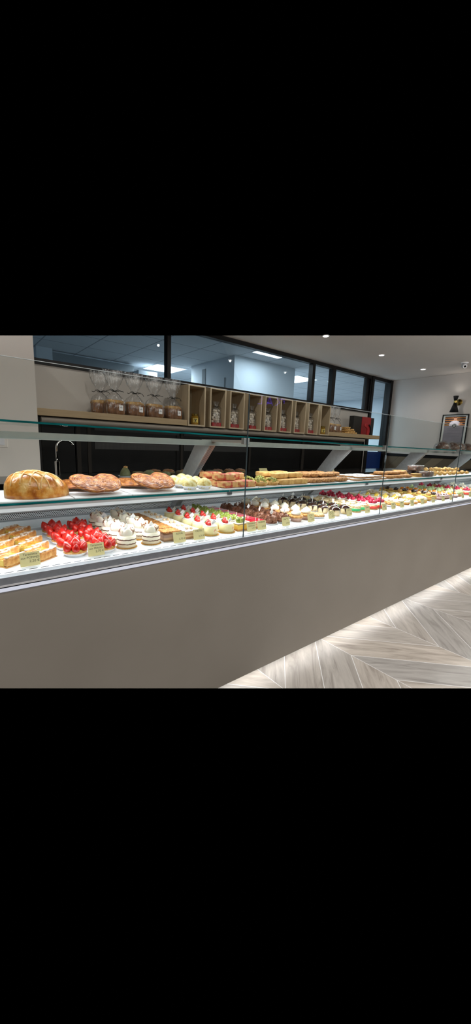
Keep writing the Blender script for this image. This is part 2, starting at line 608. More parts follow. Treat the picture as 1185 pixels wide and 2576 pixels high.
for (x0, x1, y0, y1), lb in zip(PANELS, PL):
    t = thing('ceiling_light_panel', lb, 'ceiling light', ((x0 + x1) / 2, (y0 + y1) / 2, BZ), group='light panels in the back room')
    a, b = (x1 - x0) / 2, (y1 - y0) / 2
    MB().box(-a, a, -b, b, -.006, -.002).build('diffuser', M['panel'], t)
    MB().box(-a - .015, a + .015, -b - .015, -b, -.008, 0).box(-a - .015, a + .015, b, b + .015, -.008, 0).box(-a - .015, -a, -b, b, -.008, 0).box(a, a + .015, -b, b, -.008, 0).build('frame', M['paper'], t)

# ------------------------------------------------------------------ shop downlights
def downlight(x, y, label):
    t = thing('downlight', label, 'ceiling light', (x, y, CZ), group='round downlights in the shop ceiling')
    MB().lathe([(.043, -.005), (.043, 0)], 28).build('rim', M['paper'], t)
    MB().lathe([(.0, -.0065), (.031, -.0065), (.031, -.005)], 28).build('lamp', M['lampdisc'], t)
    return t
for x, lb in ((3.597, 'round downlight cut by the top of the view, above the second window'), (4.818, 'middle round downlight in the ceiling over the service aisle'), (6.053, 'round downlight near the right wall, beyond the window frame end')):
    downlight(x, 2.908, lb)

# ------------------------------------------------------------------ the refrigerated display counter
CX0, CX1 = -.45, 6.1
JOINTS = [-.125, 1.064, 2.252, 3.44, 4.63, 5.8]
CASE = thing('display_counter', 'long pastry display counter with glass front, white deck and taupe front panel', 'display counter', (2.8, 1.6, 0))
def cpart(name, mb, m, **kw):
    o = mb.build(name, m, **kw)
    o.parent = CASE
    o.matrix_parent_inverse = Matrix.Translation((-2.8, -1.6, 0))
    return o
M['front'] = mat('taupe_laminate', '#7a746c', '#7e7870', scale=2.5, rough=.38, spec=.4)
within(cpart('front_panel', MB().box(CX0, CX1, 1.25, 1.275, .082, .772), M['front']))
within(cpart('plinth', MB().box(CX0, CX1, 1.34, 1.36, .0, .09), M['black']))
cpart('light_trim', MB().box(CX0, CX1, 1.240, 1.262, .7785, .7860), M['ledtrim'])
cpart('shadow_gap', MB().box(CX0, CX1, 1.252, 1.275, .7860, .7935), M['black'])
cpart('front_rail', MB().prism([(1.244, .7935), (1.262, .7935), (1.262, .8265), (1.256, .8265), (1.244, .8215)], CX0, CX1, axis='x'), M['rail'])
cpart('rail_lip', MB().prism([(1.2405, .7935), (1.244, .7935), (1.244, .7985), (1.2405, .7975)], CX0, CX1, axis='x'), M['alu_lt'])
# deck with an air-slot front edge
def slot_material():
    m, t, out = nt('slotted_edge')
    p = N(t, 'ShaderNodeBsdfPrincipled', Roughness=.4)
    g = N(t, 'ShaderNodeNewGeometry')
    sx = N(t, 'ShaderNodeSeparateXYZ')
    t.links.new(g.outputs['Position'], sx.inputs[0])
    f = math_(t, 'FRACT', math_(t, 'DIVIDE', math_(t, 'ADD', sx.outputs['X'], 9), .034))
    a = math_(t, 'LESS_THAN', math_(t, 'ABSOLUTE', math_(t, 'SUBTRACT', f, .5)), .36)
    b = math_(t, 'LESS_THAN', math_(t, 'ABSOLUTE', math_(t, 'SUBTRACT', sx.outputs['Y'], 1.2725)), .0024)
    k = math_(t, 'MULTIPLY', a, b)
    mx = N(t, 'ShaderNodeMix', data_type='RGBA')
    t.links.new(k, mx.inputs[0])
    mx.inputs[6].default_value, mx.inputs[7].default_value = lin('#dfe5ee'), lin('#2a2e36')
    t.links.new(mx.outputs[2], p.inputs['Base Color'])
    t.links.new(p.outputs[0], out.inputs[0])
    return m
DZ = .830
cpart('air_slot_strip', MB().prism([(1.262, .80), (1.284, .80), (1.284, .8285), (1.262, .8265)], CX0, CX1, axis='x'), slot_material())
cpart('deck', MB().box(CX0, CX1, 1.284, 1.862, .80, DZ), M['deck'], bevel=.002)
cpart('deck_back_step', MB().prism([(1.862, .80), (1.905, .80), (1.905, .862), (1.885, .862)], CX0, CX1, axis='x'), M['rear'])

def perforated():
    m, t, out = nt('perforated_steel')
    p = N(t, 'ShaderNodeBsdfPrincipled', Roughness=.4, Metallic=.15)
    g = N(t, 'ShaderNodeNewGeometry')
    sx = N(t, 'ShaderNodeSeparateXYZ')
    t.links.new(g.outputs['Position'], sx.inputs[0])
    v = math_(t, 'DIVIDE', math_(t, 'ADD', sx.outputs['Z'], .003), .0066)
    row = math_(t, 'FLOOR', v)
    u = math_(t, 'DIVIDE', math_(t, 'ADD', sx.outputs['X'], 9), .0082)
    u = math_(t, 'ADD', u, math_(t, 'MULTIPLY', math_(t, 'MODULO', row, 2), .5))
    du = math_(t, 'MULTIPLY', math_(t, 'SUBTRACT', math_(t, 'FRACT', u), .5), .0082)
    dv = math_(t, 'MULTIPLY', math_(t, 'SUBTRACT', math_(t, 'FRACT', v), .5), .0066)
    r2 = math_(t, 'ADD', math_(t, 'MULTIPLY', du, du), math_(t, 'MULTIPLY', dv, dv))
    k = math_(t, 'LESS_THAN', r2, .00245 ** 2)
    mx = N(t, 'ShaderNodeMix', data_type='RGBA')
    t.links.new(k, mx.inputs[0])
    mx.inputs[6].default_value, mx.inputs[7].default_value = lin('#c3c7cc'), lin('#17191c')
    t.links.new(mx.outputs[2], p.inputs['Base Color'])
    t.links.new(p.outputs[0], out.inputs[0])
    return m
cpart('air_grille', MB().prism([(1.905, .868), (1.915, .868), (1.915, .897), (1.905, .897)], CX0, CX1, axis='x'), perforated())
def ribbed():
    m, t, out = nt('ribbed_rear')
    p = N(t, 'ShaderNodeBsdfPrincipled', Roughness=.3, Metallic=.2)
    g = N(t, 'ShaderNodeNewGeometry')
    sx = N(t, 'ShaderNodeSeparateXYZ')
    t.links.new(g.outputs['Position'], sx.inputs[0])
    f = math_(t, 'SINE', math_(t, 'MULTIPLY', sx.outputs['X'], 700))
    mx = N(t, 'ShaderNodeMix', data_type='RGBA')
    t.links.new(math_(t, 'MULTIPLY_ADD', f, .5, .5), mx.inputs[0])
    mx.inputs[6].default_value, mx.inputs[7].default_value = lin('#a9aeb4'), lin('#c5c9ce')
    t.links.new(mx.outputs[2], p.inputs['Base Color'])
    t.links.new(p.outputs[0], out.inputs[0])
    return m
cpart('rear_panel', MB().box(CX0, CX1, 1.908, 1.925, .862, .868).box(CX0, CX1, 1.900, 1.925, .897, .903).box(CX0, CX1, 1.908, 1.925, .903, 1.0).box(CX0, CX1, 1.915, 1.925, .868, .897), M['rear'])
cpart('rear_ledge', MB().box(CX0, CX1, 1.925, 2.28, 1.005, 1.03), M['blackgloss'])
cpart('rear_body', MB().box(CX0, CX1, 1.925, 2.2, .1, 1.005), M['black'])

# middle glass shelf with its light bar
cpart('middle_light_bar', MB().prism([(1.372, 1.0105), (1.405, 1.0105), (1.405, 1.0205), (1.369, 1.0205)], CX0, CX1, axis='x'), M['alu_lt'])
cpart('light_diffuser', MB().prism([(1.372, .999), (1.398, .999), (1.402, 1.0105), (1.371, 1.0105)], CX0, CX1, axis='x'), mat('white_diffuser', '#e8ecf4', rough=.5, emit=.12))
for i, (a, b) in enumerate(zip(JOINTS[:-1], JOINTS[1:])):
    g = MB().box(a + .002, b - .002, 1.367, 1.70, 1.0225, 1.029)
    cpart('middle_glass_shelf', g, M['shelfglass'])
    cpart('shelf_glass_edge', MB().box(a + .002, b - .002, 1.3655, 1.367, 1.0220, 1.0295), M['greentape'])
for a in JOINTS:
    cpart('shelf_clip', MB().box(a - .012, a + .012, 1.362, 1.3695, 1.007, 1.0215), M['alu_dk'], bevel=.001)

# slanted brackets, upper light bar, top glass
def bracket(x):
    p = MB()
    w = .018
    # side outline in (y, z): lower back to upper front
    p.prism([(1.872, .865), (1.945, .885), (1.659, 1.236), (1.519, 1.236), (1.681, 1.069)], x - w, x + w, axis='x')
    o = cpart('slanted_bracket', p, M['alu'], bevel=.001)
    s = MB()
    for dx in (-.009, 0, .009):
        a, b = Vector((0, 1.519, 1.232)), Vector((0, 1.681, 1.066))
        n = Vector((0, -.715, -.699)) * .0006
        s.add([(x + dx - .002, a.y + n.y, a.z + n.z), (x + dx + .002, a.y + n.y, a.z + n.z), (x + dx + .002, b.y + n.y, b.z + n.z), (x + dx - .002, b.y + n.y, b.z + n.z)], [(3, 2, 1, 0)])
    s.build('slot_lines', M['alu_dk'], parent=o)
    cpart('bracket_foot', MB().box(x - .024, x + .024, 1.866, 1.94, .858, .885), M['alu'], bevel=.002)
    cpart('top_arm', MB().box(x - .013, x + .013, 1.262, 1.60, 1.2535, 1.266), M['alu_lt'], bevel=.001)
    cpart('glass_clamp', MB().box(x - .016, x + .016, 1.2545, 1.275, 1.248, 1.276), M['alu'], bevel=.0015)
for j in JOINTS:
    bracket(j)
cpart('upper_light_bar', MB().prism([(1.512, 1.237), (1.56, 1.237), (1.56, 1.262), (1.512, 1.262)], CX0, CX1, axis='x'), M['bar'])
cpart('upper_bar_lip', MB().prism([(1.509, 1.2355), (1.53, 1.2355), (1.53, 1.2375), (1.509, 1.2375)], CX0, CX1, axis='x'), M['alu_lt'])
ZT = [1.290, 1.277, 1.266, 1.263, 1.263, 1.263]
for i, (a, b) in enumerate(zip(JOINTS[:-1], JOINTS[1:])):
    za, zb = ZT[i], ZT[i + 1]
    def slab(y0, y1, h=.0062):
        q = MB()
        vs = [(a + .002, y0, za), (b - .002, y0, zb), (b - .002, y1, zb), (a + .002, y1, za)]
        return q.add(vs + [(x, y, z + h) for x, y, z in vs], [(3, 2, 1, 0), (4, 5, 6, 7), (0, 1, 5, 4), (1, 2, 6, 5), (2, 3, 7, 6), (3, 0, 4, 7)])
    cpart('top_glass_shelf', slab(1.272, 1.64), M['shelfglass'])
    cpart('top_glass_edge', slab(1.2705, 1.272), M['greentape'])
    # front pane
    cpart('front_glass_pane', MB().box(a + .001, b - .001, 1.2500, 1.2535, .8215, 1.4655), M['glass'])
    cpart('pane_top_edge', MB().box(a + .001, b - .001, 1.2498, 1.2537, 1.4655, 1.467), mat('pale_glass_edge', '#b9c2c4', rough=.3))
for j in JOINTS:
    cpart('pane_joint', MB().box(j - .0017, j + .0017, 1.2494, 1.2542, .823, 1.466), mat('dark_glass_edge', '#39454a', rough=.2))

# ------------------------------------------------------------------ food materials
F = {}
F['crust'] = mat('baked_crust', '#b9783c', '#d29a55', '#e2b678', scale=60, rough=.6, bump=.5)
F['crust_dk'] = mat('dark_crust', '#8f5a2c', '#b57a42', scale=60, rough=.6, bump=.4)
F['custard'] = mat('custard', '#d3b14c', '#e0c66c', scale=50, rough=.45, sss=.1)
F['apple'] = mat('glazed_apple', '#8a4414', '#cf822a', '#e0a244', scale=28, rough=.28, coat=.4, bump=.3, stretch=(1, 3, 1))
F['sugar'] = mat('sugared_crust', '#b07a42', '#f1ebe2', scale=110, rough=.8, contrast=(.40, .60), bump=.3)
F['straw'] = mat('glazed_strawberry', '#a80806', '#cf1a10', '#dd3a22', scale=38, rough=.2, coat=.7, bump=.5, bscale=190)
F['straw_cut'] = mat('cut_strawberry', '#d2342a', '#ee8d78', scale=45, rough=.25, coat=.5)
F['cream'] = mat('whipped_cream', '#f6f0e0', '#fbf7ec', scale=30, rough=.5, sss=.15)
F['cocoa_cream'] = mat('cocoa_dusted_cream', '#7d4c2e', '#e8dcc4', '#f4eedf', scale=60, rough=.6, contrast=(.4, .54), bump=.2)
F['tira'] = layered('tiramisu_layers', [(0, '#caa56a'), (.1, '#f1e6cc'), (.36, '#6b4630'), (.46, '#f4ecd8'), (.72, '#5d3c2a'), (.82, '#f6f0de')], .046, .003, 70)
F['crumb'] = mat('caramel_crumbs', '#7d4a20', '#b9793c', '#d19c5e', scale=150, rough=.7, bump=1, bscale=180)
F['royal'] = layered('mousse_layers', [(0, '#8c6a4c'), (.2, '#b59378'), (.45, '#9a7e72'), (.82, '#6d4630')], .036, .002, 60)
F['castel'] = layered('almond_layers', [(0, '#a07a54'), (.28, '#d4b694'), (.5, '#a98763'), (.72, '#d9c0a2')], .034, .0015, 80)
F['icing'] = mat('icing_sugar', '#ddc8a6', '#fbfaf8', scale=60, rough=.8, contrast=(.3, .45), bump=.2)
F['hazel'] = mat('sugared_nut', '#c39a66', '#f0e4d0', scale=60, rough=.7, bump=.3)
F['fraisier'] = mat('strawberry_cream_cake', '#e6dba4', '#ece2b4', '#cf4438', scale=34, rough=.45, contrast=(.5, .70), sss=.1)
F['leaf'] = mat('strawberry_leaf', '#2f6b2a', '#4c8d3c', scale=40, rough=.6)
F['mango'] = layered('mango_layers', [(0, '#c08a4a'), (.22, '#e8bf58'), (.7, '#eccf74'), (.8, '#7a4f28'), (.9, '#f5eedc')], .038, .002, 60)
F['kiwi'] = mat('glazed_green_fruit', '#3f5416', '#86983c', '#b4bc66', scale=34, rough=.2, coat=.7, contrast=(.3, .7), bump=.3)
F['physalis'] = mat('orange_berry', '#ee9a1e', '#f4ae3c', scale=20, rough=.2, coat=.6)
F['red_layers'] = layered('raspberry_layers', [(0, '#c99d6a'), (.3, '#ecd0b8'), (.55, '#e7b9ab'), (.8, '#efe6d8')], .034, .0015, 60)
F['redglaze'] = mat('red_mirror_glaze', '#b9102a', '#d42440', scale=14, rough=.1, coat=1)
F['choc'] = mat('milk_chocolate', '#5c3421', '#85553d', scale=50, rough=.5, bump=.3)
F['choc_dk'] = mat('dark_chocolate', '#2a1712', '#3a221a', scale=30, rough=.22, coat=.5)
F['cup'] = mat('mousse_cup', '#b48f80', '#c3a294', scale=40, rough=.3)
F['wafer'] = mat('wafer_stick', '#c79a45', '#e2bd6a', scale=60, rough=.6, stretch=(1, 1, 8))
F['sesame'] = mat('almond_caramel', '#9a622c', '#d9a860', '#f2dcae', scale=190, rough=.5, bump=1, bscale=220)
F['sponge'] = mat('sponge_finger', '#e2c795', '#f3e6c8', scale=40, rough=.7, bump=.2)
F['greenband'] = mat('green_ribbon', '#2fa765', '#38b470', scale=10, rough=.35)
F['redband'] = mat('red_ribbon', '#d8362c', '#e0453a', scale=10, rough=.35)
F['tan'] = mat('almond_crumb', '#c89a5c', '#e9d0a2', '#f6ead0', scale=110, rough=.75, bump=.8, bscale=140)
F['rasp'] = mat('raspberry', '#a31233', '#c92c52', scale=60, rough=.4, bump=1, bscale=190, sss=.1)
F['nut'] = mat('nut_crumble', '#7f5528', '#b98a4c', '#d9b87e', scale=110, rough=.7, bump=1, bscale=150)
F['nutwhite'] = mat('flaked_almond_topping', '#b98a54', '#eadbc2', '#f7f1e6', scale=90, rough=.7, bump=1, bscale=120)
F['lemon'] = mat('lemon_slice', '#e9c314', '#f4dc4a', scale=60, rough=.3, coat=.4)
F['brioche'] = mat('sugared_brioche', '#c58a48', '#ecd9bc', '#f8f4ee', scale=60, rough=.75, contrast=(.3, .6))
F['choux'] = mat('coffee_choux', '#a8793f', '#c59a5c', scale=50, rough=.45, bump=.3)
F['orange'] = mat('glazed_apricot', '#e8820e', '#f5a528', scale=25, rough=.18, coat=.8)
F['pinkcake'] = layered('chocolate_pink_layers', [(0, '#6b4433'), (.3, '#c9a3a4'), (.55, '#e0c9c6'), (.8, '#8a5f58')], .032, .0015, 60)
F['pist'] = mat('pale_green_meringue', '#b9cf92', '#cfe0ae', scale=30, rough=.5)
F['bread'] = mat('egg_washed_crust', '#99501a', '#cf8634', '#ecbb70', scale=26, rough=.26, coat=.3, contrast=(.32, .66), bump=.6, bscale=80)
F['score'] = mat('pale_score_line', '#dca45c', '#ecc489', scale=50, rough=.5)
F['palm'] = mat('caramelised_puff', '#6e3410', '#a05c22', '#c58240', scale=60, rough=.35, coat=.2, bump=.7, stretch=(1, 1, 3))
F['coco'] = mat('coconut_macaroon', '#c9a550', '#e9dc9a', '#f5efc6', scale=50, rough=.75, bump=1, bscale=140)
F['pink'] = mat('pink_praline_brioche', '#b01c2a', '#c07a4c', '#cfa268', scale=42, rough=.6, contrast=(.40, .58), bump=.5, bscale=70)
F['pistn'] = mat('chopped_pistachio', '#4d3a18', '#8d9440', '#c3c070', scale=150, rough=.6, contrast=(.35, .62), bump=1, bscale=160)
F['short'] = mat('shortbread', '#b0803f', '#d3ac6a', scale=40, rough=.7, bump=.5, bscale=90)
F['oat'] = mat('nutty_biscuit', '#6f4422', '#a5733f', '#c09560', scale=110, rough=.7, bump=1, bscale=150)
F['cookie'] = mat('sandy_biscuit', '#8f5f2e', '#b98750', scale=60, rough=.7, bump=.6, bscale=100)
F['brown'] = mat('spiced_loaf', '#4a2c1c', '#6d452c', scale=40, rough=.6, bump=.4)
F['loaf'] = mat('dark_brioche_loaf', '#5c3417', '#96622f', scale=18, rough=.6, bump=.4)
F['loaf_top'] = mat('golden_loaf_top', '#a87a3c', '#d3ab66', scale=30, rough=.6, bump=.4)
F['tagprint'] = mat('printed_sugar_tag', '#f6f6f8', '#b9bcc8', scale=90, rough=.5, contrast=(.52, .6))
F['meringue'] = mat('white_meringue', '#d9cfbe', '#e6dccb', scale=30, rough=.6)
F['honey'] = mat('honey', '#7a5a12', '#94701c', scale=8, rough=.1, coat=.8)

# ------------------------------------------------------------------ food building blocks
def flute(n, a):
    return lambda ang, k: 1 + a * math.cos(n * ang)

def paper_case(t, r=.043, h=.014, name='paper_case'):
    return MB().lathe([(r * .78, 0), (r, h), (r * .985, h), (r * .765, .0012), (0, .0012)], 56, wob=flute(28, .022)).build(name, M['silverpaper'], t, smooth=True)

def gold_board(t, r=.047):
    MB().lathe([(r * .93, 0), (r, .0014), (r * .93, .0014)], 60, wob=flute(30, .02)).build('cake_board', M['silverpaper'], t)
    MB().lathe([(r * .99, .0016), (r * .97, .0028), (0, .0028)], 60, wob=flute(30, .025)).build('gold_doily', M['gold'], t)

def sugar_tag(t, x, y, z, s=.02, rz=.3, tilt=.15, diamond=True):
    q = MB()
    h = s / 2
    p = [(0, -h * 1.35), (h * 1.2, 0), (0, h * 1.35), (-h * 1.2, 0)] if diamond else [(-h, -h), (h, -h), (h, h), (-h, h)]
    q.prism(p, -.0006, .0006, axis='y')
    tag(q.build('sugar_tag', F['tagprint'], t, loc=(x, y, z), rot=(tilt, 0, rz)), 'small patterned white sugar tag')

def pillow(dx, dy, dz, p=.35, amp=.05, freq=60, seed=0, seg=36, rings=18, q=None, c=(0, 0, 0), m=0, X=None):
    """soft-edged block with its underside on z = 0"""
    q = q or MB()
    base = MB().blob((0, 0, 0), 1, seg, rings)
    def sg(v, e):
        return math.copysign(abs(v) ** e, v)
    vs = []
    for x, y, z in base.v:
        v = Vector((sg(x, p) * dx / 2, sg(y, p) * dy / 2, sg(z, p) * dz / 2))
        if amp:
            o_ = Vector((seed * 5.1, seed * 2.3, seed))
            v *= 1 + amp * noise.noise(v * freq + o_) + amp * .55 * noise.noise(v * freq * 2.7 + o_)
        vs.append((v.x + c[0], v.y + c[1], v.z + c[2] + dz / 2))
    return q.add(vs, base.f, m, X)

def swirl(r, h, turns=3, m=0, cx=0, cy=0, z0=0, n=60):
    """piped rosette"""
    q = MB()
    pts, rr = [], []
    for i in range(n + 1):
        u = i / n
        a = turns * 2 * PI * u
        rad = r * (1 - u) ** .8 * .68
        pts.append((cx + rad * math.cos(a), cy + rad * math.sin(a), z0 + r * .3 + h * u * .85))
        rr.append(r * (.42 - .3 * u))
    q.tube(pts, rr, 8, m)
    q.blob((cx, cy, z0 + h * .35), (r * .8, r * .8, h * .45), 14, 8, .12, 90, 3, m)
    return q

def fan_out(root, desc, cols, group, jit=.12, skip=(), dyjit=.0012):
    """copies of one pastry set out in columns running back from the front glass"""
    first = True
    rnd = random.Random(len(desc) * 13 + int(cols[0][1] * 1000))
    for cname, x, y0, dy, n in cols:
        for k in range(n):
            if (cname, k) in skip:
                continue
            o = root if first else copy_tree(root)
            first = False
            o.location = (x + rnd.uniform(-.002, .002), y0 + k * dy + rnd.uniform(-dyjit, dyjit), DZ + .0005)
            o.rotation_euler = (0, 0, rnd.uniform(-jit, jit))
            row = 'row by the glass' if k == 0 else (ORD[k] + ' row from the glass')
            o['label'] = f"{desc}, {cname + ' ' if cname else ''}{'column, ' if cname else ''}{row}"
            o['category'] = root['category']
            o['group'] = group

# apple tart slices
t = thing('apple_tart_slice', 'x', 'tart slice')
MB().box(-.024, .024, -.037, .037, .003, .024).build('custard_filling', F['custard'], t, bevel=.002)
MB().box(-.037, .037, -.038, .038, 0, .003).build('pastry_base', F['crust'], t)
tp = MB()
for i in range(7):
    xx = -.0195 + .039 * i / 6
    tp.blob((xx, 0, .0245), (.0055, .037, .0065 + .002 * math.sin(i * 1.7)), 14, 8, .18, 80, i)
tp.build('glazed_apple_top', F['apple'], t, smooth=True)
for sg in (-1, 1):
    pillow(.015, .078, .029, .35, .06, 70, 4 + sg, X=T(.0305 * sg, 0, .003, rz=.03)).build('crust_rim', F['crust'], t, smooth=True)
    pillow(.013, .075, .005, .4, .1, 90, 5 + sg, X=T(.0305 * sg, 0, .0305, rz=.03)).build('sugar_dusting', F['sugar'], t, smooth=True)
first = True
rnd = random.Random(3)
spots = []
for cname, x0, y0, n_ in (('column beside the strawberries', .236, 1.366, 5), ('inner column', .138, 1.356, 5), ('column at the view edge', .040, 1.38, 5)):
    for k in range(n_):
        spots.append((cname, x0 - .004 * k, y0 + .097 * k, k))
for cname, x, y, k in spots:
    o = t if first else copy_tree(t)
    first = False
    o.location = (x, y, DZ + .0005)
    o.rotation_euler = (0, 0, -.95 + rnd.uniform(-.03, .03))
    row = 'at the glass' if k == 0 else f'{ORD[k]} from the glass'
    tag(o, f'apple tart slice with sugared crusts, {cname}, {row}', 'tart slice', 'apple tart slices')

# strawberry tartlets
sb = MB().lathe([(0, 0), (.009, .0015), (.0142, .008), (.0148, .013), (.0115, .022), (.0065, .030), (.002, .0345), (0, .035)], 14)
def strawberry(t, x, y, z, rx, rz, s=1, m='straw'):
    o = sb.build('strawberry', F[m], t, smooth=True)
    o.matrix_basis = T(x, y, z, rx, 0, rz, s)
    return o
SBM = None
t = thing('strawberry_tartlet', 'x', 'tartlet')
paper_case(t, .0425, .013)
MB().lathe([(.033, .0016), (.0405, .0175), (.037, .0185), (.034, .015), (0, .015)], 40, wob=flute(20, .015)).build('pastry_shell', F['crust'], t, smooth=True)
MB().lathe([(.036, .0155), (.030, .022), (0, .024)], 24).build('custard', F['custard'], t, smooth=True)
for i in range(6):
    a = i * PI / 3 + .2
    strawberry(t, .0235 * math.cos(a), .0235 * math.sin(a), .0175, .42, a - PI / 2 + PI, (1.05, .95, 1.1, 1.0, 1.12, .98)[i])
for i in range(2):
    a = i * PI + .6
    strawberry(t, .008 * math.cos(a), .008 * math.sin(a), .0265, -.25, a - PI / 2 + PI, 1.12)
fan_out(t, 'strawberry tartlet in white paper case', [('left', .345, 1.345, .0895, 5), ('right', .447, 1.337, .091, 5)], 'strawberry tartlets', jit=2)

# tiramisu cakes
t = thing('tiramisu_cake', 'x', 'cake')
gold_board(t, .0415)
MB().lathe([(.036, .003), (.037, .02), (.0365, .046), (.03, .049), (0, .05)], 32).build('cake_body', F['tira'], t, smooth=True)
for i in range(5):
    a = i * 2 * PI / 5 + .3
    q = MB().blob((0, 0, 0), (.019, .011, .021), 14, 10, .1, 60, i)
    p = q.build('cream_petal', F['cocoa_cream'] if i % 2 == 0 else F['cream'], t, smooth=True)
    p.matrix_basis = T(.019 * math.cos(a), .019 * math.sin(a), .058, .35, .2, a + PI / 2)
sugar_tag(t, .002, .004, .078, .024, .2)
fan_out(t, 'round layered tiramisu cake with cream petals', [('left', .54, 1.345, .089, 5), ('right', .643, 1.345, .094, 5)], 'tiramisu cakes', jit=.5)

# royal slices
t = thing('crunchy_mousse_slice', 'x', 'cake slice')
MB().box(-.041, .041, -.031, .031, 0, .036).build('mousse_layers', F['royal'], t, bevel=.0015)
pillow(.082, .062, .008, .2, .12, 200, 2, seg=40, rings=8, c=(0, 0, .0345)).build('caramel_crumb_top', F['crumb'], t, smooth=True)
fan_out(t, 'brown mousse slice with caramel crumb top', [('', .737, 1.362, .076, 6)], 'crumb topped mousse slices', jit=.03)

# castel slices
t = thing('almond_layer_slice', 'x', 'cake slice')
MB().box(-.038, .038, -.028, .028, 0, .033).build('almond_layers', F['castel'], t, bevel=.0015)
MB().box(-.040, .040, -.030, .030, .0332, .0365).build('sugar_plate', F['icing'], t, bevel=.001)
for i, (x, y) in enumerate([(-.012, .002), (.006, -.006), (.012, .008)]):
    MB().blob((x, y, .0415), (.0085, .007, .0065), 10, 8, .25, 120, i).build('sugared_nut', F['hazel'], t, smooth=True)
fan_out(t, 'almond layer slice with icing sugar plate and sugared nuts', [('', .83, 1.352, .07, 7)], 'sugared almond layer slices', jit=.04)

# round strawberry cream cakes
t = thing('strawberry_cream_cake', 'x', 'cake')
gold_board(t, .043)
MB().lathe([(.0355, .003), (.036, .02), (.0355, .04), (.031, .0425), (0, .043)], 36).build('cream_cake', F['fraisier'], t, smooth=True)
MB().lathe([(.033, .0425), (.030, .045), (0, .0455)], 24).build('cream_top', F['cream'], t, smooth=True)
strawberry(t, -.014, .006, .045, .3, .6, .8)
strawberry(t, -.002, .012, .045, .3, -1.2, .85)
strawberry(t, -.012, -.012, .045, .9, 2.6, .75)
MB().add([(-.026, .008, .052), (-.018, .004, .056), (-.014, .012, .066), (-.024, .014, .06)], [(0, 1, 2, 3)]).build('green_leaf', F['leaf'], t)
sugar_tag(t, .012, -.010, .060, .024, .25, .3)
fan_out(t, 'round strawberry cream cake on gold doily', [('left', .937, 1.342, .092, 5), ('right', 1.034, 1.345, .095, 5)], 'round strawberry cream cakes', jit=.3)

# mango slices with green fruit
t = thing('mango_slice', 'x', 'cake slice')
MB().box(-.040, .040, -.027, .027, 0, .038).build('mango_layers', F['mango'], t, bevel=.0015)
for i in range(6):
    a = i * 1.05
    q = MB().blob((0, 0, 0), (.019, .007, .014), 14, 9, .35, 90, i)
    p = q.build('green_fruit', F['kiwi'], t, smooth=True)
    p.matrix_basis = T(-.018 + .010 * (i % 4), -.010 + .018 * (i // 3) - .002 * (i % 2), .045 + .004 * (i % 3), .3 * (i % 3), .5, a)
MB().blob((.012, -.008, .05), .0085, 12, 8).build('orange_berry', F['physalis'], t, smooth=True)
MB().box(.024, .038, -.022, .022, .0383, .041).build('white_chocolate_strip', F['cream'], t)
fan_out(t, 'yellow mango slice topped with glazed green fruit', [('', 1.128, 1.35, .068, 7)], 'mango slices', jit=.05)

# red glazed slices
t = thing('red_glazed_slice', 'x', 'cake slice')
MB().box(-.043, .043, -.034, .034, 0, .031).build('cream_layers', F['red_layers'], t, bevel=.001)
MB().box(-.0425, .0425, -.0335, .0335, .0312, .037).build('red_glaze', F['redglaze'], t, bevel=.002)
MB().box(-.002, .002, -.0005, .0005, .037, .05).build('pick', F['cream'], t)
fan_out(t, 'rectangular slice with shiny red raspberry glaze', [('', 1.232, 1.358, .078, 6)], 'red glazed slices', jit=.03)

# chocolate flake cakes
t = thing('chocolate_flake_cake', 'x', 'cake')
paper_case(t, .045, .009)
MB().lathe([(.034, .0015), (.036, .02), (.03, .046), (0, .05)], 20).build('mousse_dome', F['choc'], t, smooth=True)
rn = random.Random(5)
fl = MB()
for i in range(46):
    a = rn.uniform(0, 2 * PI)
    zz = rn.uniform(.015, .05)
    r_ = .037 - max(0, zz - .03) * .8
    X = T(r_ * math.cos(a), r_ * math.sin(a), zz, rn.uniform(-.5, .5), rn.uniform(-.5, .5), a + PI / 2 + rn.uniform(-.6, .6))
    w_, h_ = rn.uniform(.006, .011), rn.uniform(.006, .011)
    pts = [(-w_, -.001, -h_), (0, -.003, -h_ * .8), (w_, -.001, -h_), (w_ * .9, .001, h_), (0, -.002, h_ * 1.1), (-w_ * .8, .001, h_ * .8)]
    pts2 = [(x, y + .0014, z) for x, y, z in pts]
    fl.add(pts + pts2, [(0, 1, 4, 5), (1, 2, 3, 4), (11, 10, 7, 6), (10, 9, 8, 7), (5, 4, 10, 11), (4, 3, 9, 10), (3, 2, 8, 9), (0, 5, 11, 6)], 0, X)
tag(fl.build('chocolate_flakes', F['choc'], t), kind='stuff')
sugar_tag(t, .006, -.006, .066, .026, .4, .1)
fan_out(t, 'cake covered in milk chocolate flakes with white tag', [('left', 1.352, 1.375, .096, 5), ('right', 1.446, 1.37, .094, 5)], 'chocolate flake cakes', jit=.3)

# cream topped cups
t = thing('cream_topped_cup', 'x', 'dessert cup')
MB().lathe([(.029, 0), (.036, .024), (.034, .024), (.028, .002), (0, .002)], 36).build('mousse_cup', F['cup'], t, smooth=True)
MB().lathe([(.0335, .02), (.0395, .026), (.039, .034), (.03, .036), (0, .036)], 32).build('biscuit_disc', F['crust'], t, smooth=True)
swirl(.031, .036, 3, z0=.033).build('cream_swirl', F['cream'], t, smooth=True)
MB().tube([(.010, .004, .045), (.038, .014, .058)], .0042, 10).build('wafer_stick', F['wafer'], t, smooth=True)
fan_out(t, 'cream topped dessert cup with wafer stick', [('left', 1.535, 1.35, .088, 6), ('right', 1.632, 1.36, .088, 6)], 'cream topped dessert cups', jit=.3)

